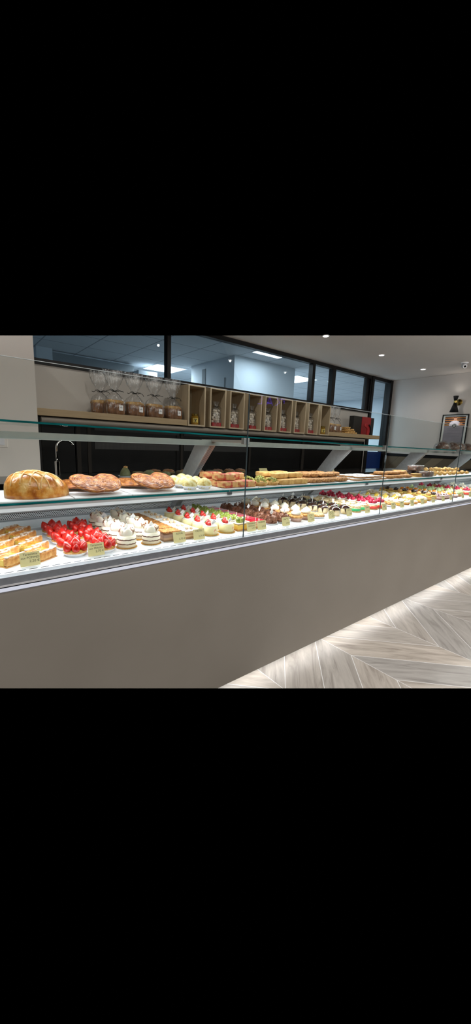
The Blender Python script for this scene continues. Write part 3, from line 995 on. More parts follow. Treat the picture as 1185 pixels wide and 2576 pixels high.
# almond rings
t = thing('almond_ring', 'x', 'pastry')
paper_case(t, .047, .010)
MB().lathe([(.030, .004), (.042, .009), (.044, .018), (.036, .026), (.015, .028), (0, .026)], 36, wob=lambda a, k: 1 + .03 * math.sin(7 * a + k)).build('almond_crust', F['sesame'], t, smooth=True)
fan_out(t, 'flat round almond pastry in white paper case', [('', 1.735, 1.36, .098, 5)], 'flat almond pastries', jit=1)

# chocolate dripped domes
t = thing('chocolate_dripped_dome', 'x', 'cake')
MB().lathe([(.041, 0), (.043, .0016), (0, .0016)], 40).build('cake_board', M['silverpaper'], t)
MB().lathe([(.032, .002), (.0345, .012), (.034, .034), (.029, .046), (.016, .054), (0, .056)], 40, wob=flute(14, .025)).build('sponge_finger_body', F['sponge'], t, smooth=True)
dr_ = MB()
nA = 56
vs, fs = [], []
prof = [(.0362, None), (.0355, .041), (.031, .0485), (.017, .0575), (0, .0595)]
for k, (r_, z_) in enumerate(prof[:-1]):
    for i in range(nA):
        a = 2 * PI * i / nA
        if z_ is None:
            dd = max(0, math.cos(5 * a + .5 * math.sin(2 * a))) ** 5
            zz = .040 - .033 * dd
        else:
            zz = z_
        vs.append((r_ * math.cos(a), r_ * math.sin(a), zz))
vs.append((0, 0, .0595))
for k in range(3):
    for i in range(nA):
        j = (i + 1) % nA
        fs.append((k * nA + i, k * nA + j, (k + 1) * nA + j, (k + 1) * nA + i))
for i in range(nA):
    fs.append((3 * nA + i, 3 * nA + (i + 1) % nA, len(vs) - 1))
dr_.add(vs, fs).build('chocolate_drip', F['choc_dk'], t, smooth=True)
sugar_tag(t, .002, .002, .067, .024, .3, .1)
fan_out(t, 'sponge finger dome dripped with dark chocolate', [('left', 1.885, 1.345, .09, 6), ('right', 2.005, 1.36, .09, 6)], 'chocolate dripped domes', jit=.4)

# green and red ribboned cakes
def ribbon_cake(name, band, topping):
    t = thing(name, 'x', 'cake')
    gold_board(t, .0405)
    MB().lathe([(.035, .003), (.036, .004), (.036, .034), (.033, .037), (0, .038)], 36).build('cream_cake', F['tan'], t, smooth=True)
    MB().lathe([(.0366, .008), (.0366, .026), (.0361, .026), (.0361, .008), (.0366, .008)], 36).build('ribbon_band', F[band], t, smooth=True)
    if topping == 'crumb':
        MB().lathe([(.036, .034), (.038, .040), (.03, .046), (0, .048)], 32, wob=lambda a, k: 1 + .03 * math.sin(9 * a + 2 * k)).build('crumble_top', F['tan'], t, smooth=True)
        sugar_tag(t, -.006, .004, .056, .02, .3, .2)
    else:
        MB().lathe([(.036, .036), (.037, .040), (.028, .045), (0, .046)], 32).build('cream_top', F['cream'], t, smooth=True)
        for i in range(5):
            a = i * 2 * PI / 5
            MB().blob((.019 * math.cos(a), .019 * math.sin(a), .054), (.0125, .0125, .0135), 12, 9, .12, 150, i).build('raspberry', F['rasp'], t, smooth=True)
        MB().blob((0, 0, .068), (.0125, .0125, .0135), 12, 9, .12, 150, 9).build('raspberry', F['rasp'], t, smooth=True)
    return t
t = ribbon_cake('crumble_cake', 'greenband', 'crumb')
fan_out(t, 'round crumble cake wrapped in a green ribbon band', [('left', 2.135, 1.365, .087, 6), ('right', 2.232, 1.38, .087, 5)], 'green banded crumble cakes', jit=1)
t = ribbon_cake('raspberry_cake', 'redband', 'rasp')
fan_out(t, 'raspberry topped cake wrapped in a red band', [('left', 2.345, 1.365, .0875, 6), ('right', 2.442, 1.365, .0875, 6)], 'red banded raspberry cakes', jit=1)

# nut crumble tarts, flaked almond cakes
t = thing('nut_crumble_tart', 'x', 'tartlet')
paper_case(t, .0425, .016)
pillow(.072, .070, .026, .6, .2, 90, 3, seg=30, rings=16, c=(0, 0, .010)).build('nut_crumble', F['nut'], t, smooth=True)
fan_out(t, 'brown nut crumble tartlet in white paper case', [('', 2.598, 1.365, .088, 6)], 'nut crumble tartlets', jit=1)
t = thing('flaked_almond_cake', 'x', 'cake')
MB().box(-.036, .036, -.034, .034, 0, .026).build('yellow_layers', F['mango'], t, bevel=.002)
pillow(.078, .074, .018, .4, .25, 110, 5, seg=30, rings=12, c=(0, 0, .024)).build('flaked_almonds', F['nutwhite'], t, smooth=True)
fan_out(t, 'square cake under pale flaked almonds', [('', 2.712, 1.365, .082, 6)], 'flaked almond cakes', jit=.3)

# lemon tartlets
t = thing('lemon_tartlet', 'x', 'tartlet')
MB().lathe([(.032, 0), (.040, .016), (.037, .018), (0, .018)], 36, wob=flute(18, .015)).build('pastry_shell', F['crust'], t, smooth=True)
MB().blob((0, 0, .020), (.036, .036, .012), 24, 8, .12, 80, 2).build('white_cream', F['cream'], t, smooth=True)
MB().lathe([(.0215, -.0022), (.023, 0), (.0215, .0022)], 28).build('lemon_slice', F['lemon'], t).matrix_basis = T(-.004, -.006, .038, -.9, .12, .25)
sugar_tag(t, .022, -.004, .037, .02, .3, .2)
fan_out(t, 'lemon tartlet with a yellow lemon slice', [('left', 2.822, 1.365, .084, 6), ('right', 2.925, 1.35, .084, 6)], 'lemon tartlets', jit=.4)

# sugared brioches filled with cream
t = thing('cream_filled_brioche', 'x', 'bun')
MB().lathe([(.046, 0), (.052, .006), (.052, .014), (0, .014)], 30).build('brioche_base', F['crust'], t, smooth=True)
MB().lathe([(.050, .0142), (.053, .019), (.050, .0245), (0, .0245)], 30, wob=lambda a, k: 1 + .015 * math.sin(11 * a)).build('custard_cream', F['custard'], t, smooth=True)
MB().lathe([(.052, .025), (.053, .032), (.044, .044), (.024, .052), (0, .054)], 30).build('sugared_lid', F['brioche'], t, smooth=True)
fan_out(t, 'sugar dusted brioche split with custard cream', [('', 3.07, 1.36, .1115, 5)], 'cream filled brioches', jit=1)

# two-tier choux
def choux(dark):
    t = thing('two_tier_choux', 'x', 'choux bun')
    a = F['choc_dk'] if dark else F['choux']
    MB().lathe([(.036, 0), (.038, .0015), (0, .0015)], 30).build('cake_board', M['silverpaper'], t)
    MB().blob((0, 0, .020), (.034, .034, .0195), 22, 12, .05, 60, 1).build('large_choux', F['choux'], t, smooth=True)
    MB().lathe([(.026, .034), (.030, .040), (.024, .046), (0, .046)], 28, wob=flute(14, .05)).build('cream_collar', F['custard'], t, smooth=True)
    MB().blob((0, 0, .056), (.021, .021, .018), 20, 12, .03, 60, 2).build('small_choux', a, t, smooth=True)
    return t
fan_out(choux(False), 'two tier choux bun with coffee coloured top', [('', 3.225, 1.365, .085, 6)], 'coffee choux buns', jit=1)
fan_out(choux(True), 'two tier choux bun with dark chocolate top', [('', 3.322, 1.37, .085, 6)], 'chocolate choux buns', jit=1)

# pink and chocolate bars
t = thing('chocolate_cream_bar', 'x', 'cake slice')
MB().box(-.044, .044, -.026, .026, 0, .032).build('layered_bar', F['pinkcake'], t, bevel=.002)
MB().box(-.0445, .0445, -.0265, .0265, .0322, .0352).build('pink_icing', mat('pale_pink_icing', '#d9bcc4', '#c9a2ae', scale=30, rough=.35), t, bevel=.001)
for i, x in enumerate((-.024, 0, .024)):
    swirl(.010, .014, 2, cx=x, z0=.0345, n=24).build('chocolate_rosette', F['choc'] if i % 2 == 0 else F['cream'], t, smooth=True)
fan_out(t, 'layered chocolate bar with pink icing and small rosettes', [('left', 3.437, 1.36, .072, 7), ('right', 3.545, 1.36, .072, 7)], 'pink iced chocolate bars', jit=.04)

# apricot tarts
t = thing('apricot_tartlet', 'x', 'tartlet')
MB().lathe([(.032, 0), (.039, .02), (.036, .022), (0, .022)], 32).build('chocolate_shell', F['pinkcake'], t, smooth=True)
MB().lathe([(.036, .0225), (.034, .030), (0, .032)], 24).build('cream_top', F['cream'], t, smooth=True)
MB().blob((-.010, 0, .037), (.023, .019, .013), 16, 10).build('apricot_half', F['orange'], t, smooth=True)
MB().lathe([(.009, .031), (.006, .042), (0, .052)], 12, X=T(.020, -.008, 0)).build('cream_cone', F['cream'], t, smooth=True)
fan_out(t, 'tartlet with a glossy orange apricot half', [('left', 3.655, 1.36, .09, 6), ('right', 3.765, 1.365, .09, 6)], 'apricot tartlets', jit=.5)

# green meringues
t = thing('pistachio_meringue', 'x', 'pastry')
MB().lathe([(.034, 0), (.038, .012), (.034, .02), (0, .02)], 28).build('biscuit_base', F['cookie'], t, smooth=True)
swirl(.029, .05, 3.5, z0=.017).build('green_swirl', F['pist'], t, smooth=True)
fan_out(t, 'pale green piped swirl on a biscuit base', [('left', 3.88, 1.375, .09, 6), ('right', 3.985, 1.39, .09, 5)], 'pale green swirls', jit=1)
t = ribbon_cake('raspberry_cake', 'redband', 'rasp')
fan_out(t, 'raspberry cake at the far end past the green swirls', [('', 4.10, 1.375, .09, 6)], 'far end raspberry cakes', jit=1)
t = thing('hazelnut_mound', 'x', 'pastry')
paper_case(t, .042, .014)
MB().blob((0, 0, .030), (.038, .038, .024), 22, 12, .25, 70, 4).build('hazelnut_mound', F['nut'], t, smooth=True)
MB().blob((0, 0, .056), (.010, .010, .008), 10, 8).build('chocolate_dot', F['choc_dk'], t, smooth=True)
fan_out(t, 'hazelnut mound with chocolate dot in paper case', [('left', 4.215, 1.41, .09, 5), ('right', 4.325, 1.42, .09, 5)], 'hazelnut mounds', jit=1)
t = thing('wrapped_meringue', 'x', 'pastry')
MB().lathe([(.036, 0), (.040, .01), (0, .01)], 28).build('white_base', F['cream'], t, smooth=True)
MB().blob((0, 0, .034), (.040, .040, .03), 20, 12, .2, 50, 4).build('clear_wrap', M['cello2'], t, smooth=True)
MB().blob((0, 0, .030), (.032, .032, .02), 20, 12, .25, 70, 4).build('pale_meringue', F['meringue'], t, smooth=True)
fan_out(t, 'pale meringue in clear wrap at the far end', [('left', 4.44, 1.46, .09, 5), ('right', 4.555, 1.5, .09, 4)], 'wrapped meringues', jit=1)
t = thing('cream_bun', 'x', 'bun')
MB().lathe([(.040, 0), (.046, .012), (.03, .035), (0, .042)], 28).build('bun', F['brioche'], t, smooth=True)
swirl(.018, .025, 2, z0=.036).build('cream_swirl', F['cream'], t, smooth=True)
fan_out(t, 'sugared bun with cream swirl by the counter end', [('left', 4.67, 1.55, .1, 3), ('middle', 4.79, 1.58, .1, 3), ('right', 4.91, 1.6, .1, 3)], 'far end cream buns', jit=1)

# ------------------------------------------------------------------ price cards
def price_card(x, label, lines, y=1.2925, w=.058, h=.046, rz=.0, z=DZ + .0008, group='price cards on the deck', tilt=-.22):
    t = thing('price_card', label, 'price card', (x, y, z), rz, group)
    c = MB().prism([(-w / 2, 0), (w / 2, 0), (w / 2, h), (-w / 2, h)], -.0005, .0005, axis='y').build('card', M['card'], t)
    c.rotation_euler = (tilt, 0, 0)
    MB().prism([(.001, 0), (.018, 0), (.018, .0013), (.0025, .0013)], -.006, .006, axis='x').build('stand', M['alu_lt'], t)
    for body, size, dx, dz, al in lines:
        o = text('lettering', body, size, M['ink'], c, (dx, -.0008, dz), align=al, shear=.1)
    return t
price_card(.193, 'kraft price card reading Tartelette aux POMMES 2,20', [('Tartelette', .0105, .001, .0355, 'CENTER'), ('aux POMMES', .0098, .0005, .0245, 'CENTER'), ('2,20 €', .0115, .0275, .0125, 'RIGHT')])
price_card(.405, 'kraft price card reading Tartelette aux FRAISES 2,70', [('Tartelette', .0105, .001, .0355, 'CENTER'), ('aux FRAISES', .0095, .0005, .0245, 'CENTER'), ('2,70 €', .0115, .0275, .0125, 'RIGHT')])
price_card(.75, 'kraft price card reading ROYAL 2,70 before the crumb slices', [('ROYAL', .0105, .002, .0345, 'CENTER'), ('2,70 €', .0115, .0275, .011, 'RIGHT')])
price_card(.848, 'kraft price card reading CASTEL 2,70 before the almond slices', [('CASTEL', .0105, .0, .0345, 'CENTER'), ('2,70 €', .0115, .0275, .011, 'RIGHT')])
price_card(1.153, 'kraft price card reading TANGERINE MANGUE beside the pane joint', [('TANGERINE', .0088, 0, .0345, 'CENTER'), ('MANGUE', .0098, 0, .0225, 'CENTER'), ('2,70 €', .010, .0275, .0105, 'RIGHT')])
price_card(1.222, 'kraft price card before the red glazed slices, reading 2,70', [('FRAMBOISE', .0088, 0, .0345, 'CENTER'), ('2,70 €', .011, .0275, .012, 'RIGHT')])
def scribble(t, rows):
    c = t.children[0]
    r_ = random.Random(int(t.location.x * 1000))
    for z0, w0 in rows:
        q = MB()
        x = -w0 / 2
        pts = []
        while x < w0 / 2:
            pts.append((x, -.0008, z0 + r_.uniform(0, .007)))
            x += .0028
        q.tube(pts, .0006, 4)
        q.build('handwriting', M['ink'], c)
OT = [(1.397, 'the chocolate flake cakes', [(.031, .034)], '2,70 €'), (1.602, 'the cream topped cups', [(.033, .03), (.022, .022)], '2,70 €'), (1.79, 'the flat almond pastries', [(.034, .034), (.023, .038)], '2,70 €'),
      (1.972, 'the chocolate dripped domes', [(.033, .03)], '3,20 €'), (2.177, 'the green banded cakes', [(.032, .034)], '2,70 €'), (2.392, 'the red banded raspberry cakes', [(.032, .034), (.022, .026)], '3,00 €'),
      (2.515, 'the first nut crumble tartlet', [(.030, .034)], '2,70 €'), (2.64, 'the flaked almond cakes', [(.032, .034)], '2,70 €'), (2.80, 'the lemon tartlets', [(.032, .036), (.022, .03)], '2,70 €'),
      (2.97, 'the sugared brioches', [(.032, .034)], '2,70 €'), (3.167, 'the coffee choux buns', [(.03, .034)], '2,70 €'), (3.36, 'the pink iced bars', [(.032, .034)], '2,70 €'), (3.525, 'the second pink bar column', [(.032, .034)], '2,70 €'),
      (3.79, 'the apricot tartlets', [(.032, .034)], '2,70 €'), (3.975, 'the pale green swirls', [(.032, .034)], '2,70 €')]
for x, wh, rows, pr in OT:
    c = price_card(x, f'handwritten kraft price card in front of {wh}', [(pr, .0105, .0275, .010, 'RIGHT')])
    scribble(c, rows)

# ------------------------------------------------------------------ middle shelf: white boards and what lies on them
SZ = 1.0292
def board(x0, x1, y0, y1, label, z=SZ, h=.005):
    cx, cy = (x0 + x1) / 2, (y0 + y1) / 2
    o = MB().box(x0 - cx, x1 - cx, y0 - cy, y1 - cy, 0, h).build('serving_board', M['whiteplastic'], bevel=.0012, loc=(cx, cy, z))
    return tag(o, label, 'board', 'white boards on the glass shelf')
BZ2 = SZ + .0054
for x0, x1, what in ((.128, .357, 'the large domed turnover'), (.362, .578, 'the first pair of palmiers'), (.583, .83, 'the second pair of palmiers'), (.834, 1.03, 'the coconut macaroons'),
                     (1.034, 1.258, 'the pink praline slices'), (1.262, 1.43, 'the pistachio tartlets'), (1.434, 1.67, 'the shortbread blocks'), (1.674, 2.14, 'the nutty oval biscuits'),
                     (2.144, 2.56, 'the icing coated flat biscuits'), (2.564, 3.02, 'the thick sandy cookies'), (3.024, 3.42, 'the wrapped spice cakes'), (3.424, 4.6, 'the heap of candied nut clusters')):
    board(x0, x1, 1.378, 1.675, 'white serving board under ' + what)

# the big scored turnover
t = thing('domed_turnover', 'large golden domed pastry turnover with pale scored lines', 'pastry', (.252, 1.470, BZ2), .08)
t.scale = (.92, .95, 1)
def dome(u, a):
    """u 0 top .. 1 rim"""
    th = u * PI / 2
    rx = .108 + (.016 * max(0, math.cos(a)) ** 3)
    r_ = math.sin(th) ** .9
    x, y = rx * r_ * math.cos(a), .083 * r_ * math.sin(a)
    z = .012 + .080 * max(0, math.cos(th)) ** .62
    z -= .018 * (x / .12) if x > 0 else 0
    if u > .96:
        z = .012
    return Vector((x, y, max(z, .006)))
q = MB()
nu, na = 14, 40
vs = [dome(0, 0)]
for i in range(1, nu + 1):
    for k in range(na):
        p = dome(i / nu, 2 * PI * k / na)
        p += Vector((0, 0, .003 * noise.noise(p * 45)))
        vs.append(p)
for k in range(na):
    a = 2 * PI * k / na
    p = dome(1, a)
    vs.append(Vector((p.x * 1.0, p.y * 1.0, 0.0)))
fs = [(0, 1 + k, 1 + (k + 1) % na) for k in range(na)]
for i in range(nu):
    for k in range(na):
        j = (k + 1) % na
        fs.append((1 + i * na + k, 1 + (i + 1) * na + k, 1 + (i + 1) * na + j, 1 + i * na + j))
fs.append(tuple(1 + nu * na + k for k in range(na))[::-1])
q.add(vs, fs).build('glazed_crust', F['bread'], t, smooth=True)
def on_dome(x, y):
    best = None
    a = math.atan2(y / .083, x / .108)
    lo, hi = 0, 1
    for _ in range(22):
        m_ = (lo + hi) / 2
        p = dome(m_, a)
        if math.hypot(p.x, p.y) < math.hypot(x, y): lo = m_
        else: hi = m_
    return dome(lo, a)
sc = MB()
for off in (-.085, -.045, -.005, .035):
    for sgn, k_ in ((1, 0), (-1, 1)):
        pts = []
        for i in range(41):
            s_ = .104 * math.sin(PI * (i / 40 - .5))
            x, y = off + .018 + sgn * s_ * .55, s_ * .80
            if (x / .108) ** 2 + (y / .083) ** 2 < .992:
                p = on_dome(x, y)
                pts.append((p.x, p.y, p.z + .0006))
        if len(pts) > 2:
            sc.tube(pts, .0026, 6)
sc.build('scored_lines', F['score'], t, smooth=True)

# palmiers: two coils of puff pastry that meet at the foot
def palmier_mesh(seed=0):
    q = MB()
    for sg in (-1, 1):
        pts, rr = [], []
        n_ = 230
        for i in range(n_ + 1):
            u = i / n_
            a = PI * .5 * sg + (6.6 * 2 * PI) * u * sg + (PI if sg < 0 else 0)
            rad = .008 + .046 * u
            x = sg * .033 + rad * math.cos(a) * .98
            y = rad * math.sin(a) * 1.18
            y += abs(x) * .35
            z = .012 + .004 * (1 - u) + .0025 * noise.noise(Vector((x * 60, y * 60, seed + sg)))
            pts.append((x, y, z))
            rr.append(.0050 + .0008 * math.sin(i * 1.3 + seed))
        q.tube(pts, rr, 8)
    for sg in (-1, 1):
        q.blob((sg * .033, .011, .011), (.050, .058, .0085), 22, 8, .05, 60, seed)
    return q
pm = palmier_mesh(1).build('palmier', F['palm'], None, smooth=True)
tag(pm, 'heart shaped palmier lying under the front one of the first pair', 'pastry', 'caramelised palmiers')
PALM = [(.440, 1.575, BZ2 + .009, .10, -.5), (.468, 1.445, BZ2 + .026, .38, .12), (.676, 1.575, BZ2 + .009, .10, -.5), (.716, 1.448, BZ2 + .026, .38, .16)]
PLB = ['palmier lying flat behind the front one, beside the domed turnover', 'tilted palmier beside the domed turnover, in front of another palmier',
       'palmier lying flat behind the front one, beside the macaroons', 'tilted palmier beside the coconut macaroons, in front of another palmier']
for i, (x, y, z, tx, rz) in enumerate(PALM):
    o = pm if i == 0 else copy_tree(pm)
    o.location, o.rotation_euler = (x, y, z), (tx, 0, rz)
    o.scale = (1.16, 1.06, 1.15)
    o['label'] = PLB[i]

# coconut macaroons
t = thing('coconut_macaroon', 'x', 'macaroon')
MB().lathe([(.022, 0), (.031, .016), (.0305, .016), (.0215, .001), (0, .001)], 48, wob=flute(20, .03)).build('paper_case', M['silverpaper'], t, smooth=True)
MB().lathe([(.024, .003), (.030, .017), (.027, .030), (.018, .041), (.006, .047), (0, .048)], 22, wob=lambda a, k: 1 + .04 * math.sin(5 * a + k * 2)).build('coconut_mound', F['coco'], t, smooth=True)
ML = [(.872, 1.418, 'at the front, left of the frontmost'), (.953, 1.42, 'at the front right corner of its board'), (.873, 1.496, 'in the middle, behind the front left one'), (.954, 1.498, 'in the middle, second behind the right corner'),
      (.873, 1.574, 'third back, near the palmiers'), (.954, 1.576, 'third back, near the pink slices'), (.965, 1.655, 'rearmost on its board')]
for i, (x, y, lb) in enumerate(ML):
    o = t if i == 0 else copy_tree(t)
    o.location, o.rotation_euler = (x, y, BZ2), (0, 0, i * 1.1)
    o.scale = (1.15, 1.15, 1.1)
    tag(o, 'yellow coconut macaroon in white case, ' + lb, 'macaroon', 'coconut macaroons')

def pile(name, proto, spots, cat, group):
    for i, (x, y, z, rz, lb) in enumerate(spots):
        o = proto if i == 0 else copy_tree(proto)
        o.location, o.rotation_euler = (x, y, z), (0, 0, rz)
        tag(o, lb, cat, group)

pk = pillow(.112, .064, .032, .3, .075, 70, 3).build('praline_brioche', F['pink'], None, smooth=True)
h = .0325
pile('praline_brioche', pk, [
    (1.098, 1.425, BZ2, .1, 'pink praline brioche slice, bottom layer, front near the macaroons'), (1.198, 1.418, BZ2, -.1, 'pink praline brioche slice, bottom layer, front beside the pane joint'),
    (1.10, 1.50, BZ2, .2, 'pink praline brioche slice, bottom layer, second behind the macaroon side'), (1.20, 1.505, BZ2, 0, 'pink praline brioche slice, bottom layer, under the top front slices'),
    (1.10, 1.58, BZ2, .05, 'pink praline brioche slice, bottom layer, rear beside the macaroons'), (1.205, 1.585, BZ2, .1, 'pink praline brioche slice, bottom layer, rear by the pistachio tartlets'),
    (1.098, 1.462, BZ2 + h, -.3, 'pink praline brioche slice on top, front beside the macaroons'), (1.196, 1.50, BZ2 + h, .3, 'pink praline brioche slice on top, front middle of its pile'),
    (1.10, 1.58, BZ2 + h, -.1, 'pink praline brioche slice on top, rear of its pile')], 'brioche slice', 'pink praline slices')

t = thing('pistachio_tartlet', 'x', 'tartlet')
MB().lathe([(.032, 0), (.044, .018), (.040, .019), (0, .016)], 48, wob=flute(16, .03)).build('fluted_crust', F['short'], t, smooth=True)
rn = random.Random(9)
pt = MB()
for i in range(46):
    a, r_ = rn.uniform(0, 2 * PI), .036 * math.sqrt(rn.random())
    pt.blob((r_ * math.cos(a), r_ * math.sin(a), .020 + .018 * (1 - (r_ / .036) ** 2) + rn.uniform(-.002, .003)), (rn.uniform(.004, .007), rn.uniform(.004, .007), .004), 6, 4, .3, 200, i)
tag(pt.build('chopped_nuts', F['pistn'], t), kind='stuff')
pile('pistachio_tartlet', t, [(1.308, 1.42, BZ2, 0, 'fluted tartlet heaped with chopped pistachio, front row by the pane joint'), (1.396, 1.425, BZ2, 1, 'fluted tartlet heaped with chopped pistachio, front row by the shortbread'),
     (1.304, 1.515, BZ2, 2, 'fluted tartlet heaped with chopped pistachio, second row by the pink slices'), (1.397, 1.52, BZ2, 3, 'fluted tartlet heaped with chopped pistachio, second row by the shortbread'),
     (1.315, 1.61, BZ2, 4, 'fluted tartlet heaped with chopped pistachio, rear of its board')], 'tartlet', 'pistachio tartlets')

sh = pillow(.108, .068, .030, .3, .06, 70, 7).build('shortbread_block', F['short'], None, smooth=True)
h = .0305
pile('shortbread_block', sh, [
    (1.497, 1.42, BZ2, .05, 'pale shortbread block, bottom layer, front beside the pistachio tartlets'), (1.608, 1.42, BZ2, -.1, 'pale shortbread block, bottom layer, front beside the nutty biscuits'),
    (1.50, 1.505, BZ2, .1, 'pale shortbread block, bottom layer, second by the pistachio tartlets'), (1.613, 1.505, BZ2, 0, 'pale shortbread block, bottom layer, second by the nutty biscuits'),
    (1.50, 1.59, BZ2, 0, 'pale shortbread block, bottom layer, rear by the pistachio tartlets'), (1.61, 1.592, BZ2, 0, 'pale shortbread block, bottom layer, rear by the nutty biscuits'),
    (1.50, 1.468, BZ2 + h, .28, 'pale shortbread block on top, front middle of its pile'), (1.622, 1.475, BZ2 + h, -.2, 'pale shortbread block on top, beside the nutty biscuits'),
    (1.49, 1.58, BZ2 + h, .1, 'pale shortbread block on top, rear near the tartlets'), (1.608, 1.58, BZ2 + h, .1, 'pale shortbread block on top, rear near the nutty biscuits')], 'shortbread', 'shortbread blocks')

ob = pillow(.128, .070, .027, .6, .12, 80, 5, seg=40).build('nutty_biscuit', F['oat'], None, smooth=True)
h = .027
sp = []
for k, x in enumerate((1.752, 1.885, 2.02)):
    for r_, (y, w) in enumerate(((1.42, 'front'), (1.502, 'second row'), (1.585, 'rear'))):
        sp.append((x, y, BZ2, .1 * (k - r_), f"nutty oval biscuit, bottom layer, {w}, {['near the shortbread', 'middle of the board', 'near the icing biscuits'][k]}"))
for i, (x, y, w) in enumerate(((1.80, 1.50, 'near the shortbread'), (1.93, 1.475, 'front middle'), (2.05, 1.51, 'near the icing biscuits'), (1.84, 1.585, 'rear by the bracket'), (1.975, 1.582, 'rear middle'))):
    sp.append((x, y, BZ2 + h, .15 * (i % 3 - 1), f'nutty oval biscuit on top of the pile, {w}'))
pile('nutty_biscuit', ob, sp, 'biscuit', 'nutty oval biscuits')

t = thing('icing_biscuit', 'x', 'biscuit')
pillow(.098, .062, .009, .5, .03, 60, 2).build('biscuit', F['cookie'], t, smooth=True)
pillow(.094, .058, .004, .5, .02, 60, 3, c=(0, 0, .0085)).build('white_icing', mat('white_icing', '#b99a8c', '#f3efec', scale=45, rough=.5, contrast=(.28, .4)), t, smooth=True)
sp = []
for lay in range(2):
    for k, x in enumerate((2.205, 2.31, 2.415, 2.51)[:4 - lay]):
        for r_, (y, w) in enumerate(((1.42, 'front'), (1.492, 'second row'), (1.565, 'rear'))):
            sp.append((x + lay * .05, y + lay * .01, BZ2 + lay * .0135, .05 * (r_ - 1), f"flat biscuit with white icing, {['bottom', 'top'][lay]} layer, {w}, {['first', 'second', 'third', 'fourth'][k]} from the nutty biscuits"))
pile('icing_biscuit', t, sp, 'biscuit', 'icing coated flat biscuits')

ck = pillow(.118, .088, .025, .6, .08, 70, 8, seg=40).build('thick_cookie', F['cookie'], None, smooth=True)
h = .0245
sp = []
for k, x in enumerate((2.635, 2.77, 2.905)):
    for r_, (y, w) in enumerate(((1.43, 'front'), (1.53, 'second row'))):
        sp.append((x, y, BZ2, .1 * k, f"thick sandy cookie, bottom layer, {w}, {ORD[k]} from the icing biscuits"))
for k, (x, y) in enumerate(((2.605, 1.49), (2.745, 1.475), (2.88, 1.49))):
    sp.append((x + .03, y, BZ2 + h, .1 * k, f'thick sandy cookie on the upper layer, {ORD[k]} from the icing biscuits'))
pile('thick_cookie', ck, sp, 'cookie', 'thick sandy cookies')
fc = pillow(.13, .08, .009, .8, .06, 50, 9, seg=30).build('thin_cookie', F['short'], None, smooth=True)
sp = []
for k in range(3):
    sp.append((3.085 + .01 * k, 1.43 + .004 * k, BZ2 + k * .0095, .1 * k, f'thin flat cookie in the front stack before the wrapped cakes, {ORD[k]} from the bottom'))
for k in range(5):
    sp.append((3.095 - .01 * k, 1.54 + .006 * k, BZ2 + k * .0095, -.1 * k, f'thin flat cookie in the rear stack beside the wrapped cakes, {ORD[k]} from the bottom'))
pile('thin_cookie', fc, sp, 'cookie', 'thin flat cookies')

t = thing('wrapped_spice_cake', 'x', 'wrapped cake')
pillow(.165, .082, .040, .2, .03, 40, 4).build('spice_cake', F['brown'], t, smooth=True)
w_ = MB()
pillow(.176, .092, .046, .22, .07, 45, 5, seg=36, rings=16, q=w_)
w_.build('clear_wrap', M['cello2'], t, smooth=True)
pile('wrapped_spice_cake', t, [(3.255, 1.43, BZ2, .05, 'brown spice cake in clear wrap, bottom one of the front pair'), (3.24, 1.55, BZ2, 0, 'brown spice cake in clear wrap, bottom one at the rear'),
     (3.215, 1.50, BZ2 + .047, .1, 'brown spice cake in clear wrap, lying on top of two others')], 'wrapped cake', 'wrapped spice cakes')
rn = random.Random(21)
cl = MB().blob((0, 0, .017), (.024, .022, .018), 12, 8, .35, 70, 2).build('nut_cluster', mat('candied_cluster', '#8a8a3e', '#c48a44', '#dfc57e', scale=60, rough=.5, bump=.8, contrast=(.3, .66)), None, smooth=True)
sp = []
for k in range(22):
    x, r_ = 3.47 + (k // 3) * .105 + rn.uniform(-.012, .012), k % 3
    sp.append((x, 1.44 + r_ * .07, BZ2, rn.uniform(0, 6), f"candied nut cluster, {['front', 'middle', 'rear'][r_]} row, {ORD[k // 3]} from the wrapped spice cakes"))
for k in range(12):
    sp.append((3.52 + (k // 2) * .105, 1.475 + (k % 2) * .07, BZ2 + .034, rn.uniform(0, 6), f"candied nut cluster in the upper layer, {['front', 'rear'][k % 2]}, {ORD[k // 2]} from the wrapped spice cakes"))
pile('nut_cluster', cl, sp, 'candied cluster', 'candied nut clusters')
for o in [q_ for q_ in COL.objects if q_.name.startswith('nut_cluster')]:
    k_ = rn.uniform(.8, 1.12)
    o.scale = (k_, k_ * rn.uniform(.85, 1), k_ * rn.uniform(.8, 1))

# ------------------------------------------------------------------ the unlit ledge behind the shelf
LZ = 1.0302
SHADED = [mat('shaded_green_glaze', '#5c5f3c', '#727450', scale=30, rough=.6), mat('shaded_layers', '#4f4228', '#6d5f3c', scale=60, rough=.7), mat('shaded_fruit', '#5a3216', '#7d5424', scale=50, rough=.6)]  # cake colours darkened to carry the ledge's lack of light
t = thing('green_meringue_tower', 'dim green and brown piled meringue on a white paper plate', 'pastry', (.828, 2.07, LZ))
t.scale = (.74, .74, .82)
MB().lathe([(.045, 0), (.056, .012), (.054, .012), (.042, .002), (0, .002)], 36).build('paper_plate', M['silverpaper'], t)
MB().lathe([(.04, .004), (.042, .02), (.036, .034), (.034, .046), (.026, .056), (.018, .066), (0, .072)], 26, wob=lambda a, k: 1 + .06 * math.sin(6 * a + 2 * k)).build('piped_tower', SHADED[0], t, smooth=True)
MB().blob((.004, 0, .072), (.018, .016, .008), 12, 8, .3, 80, 1).build('nut_top', F['nut'], t, smooth=True)
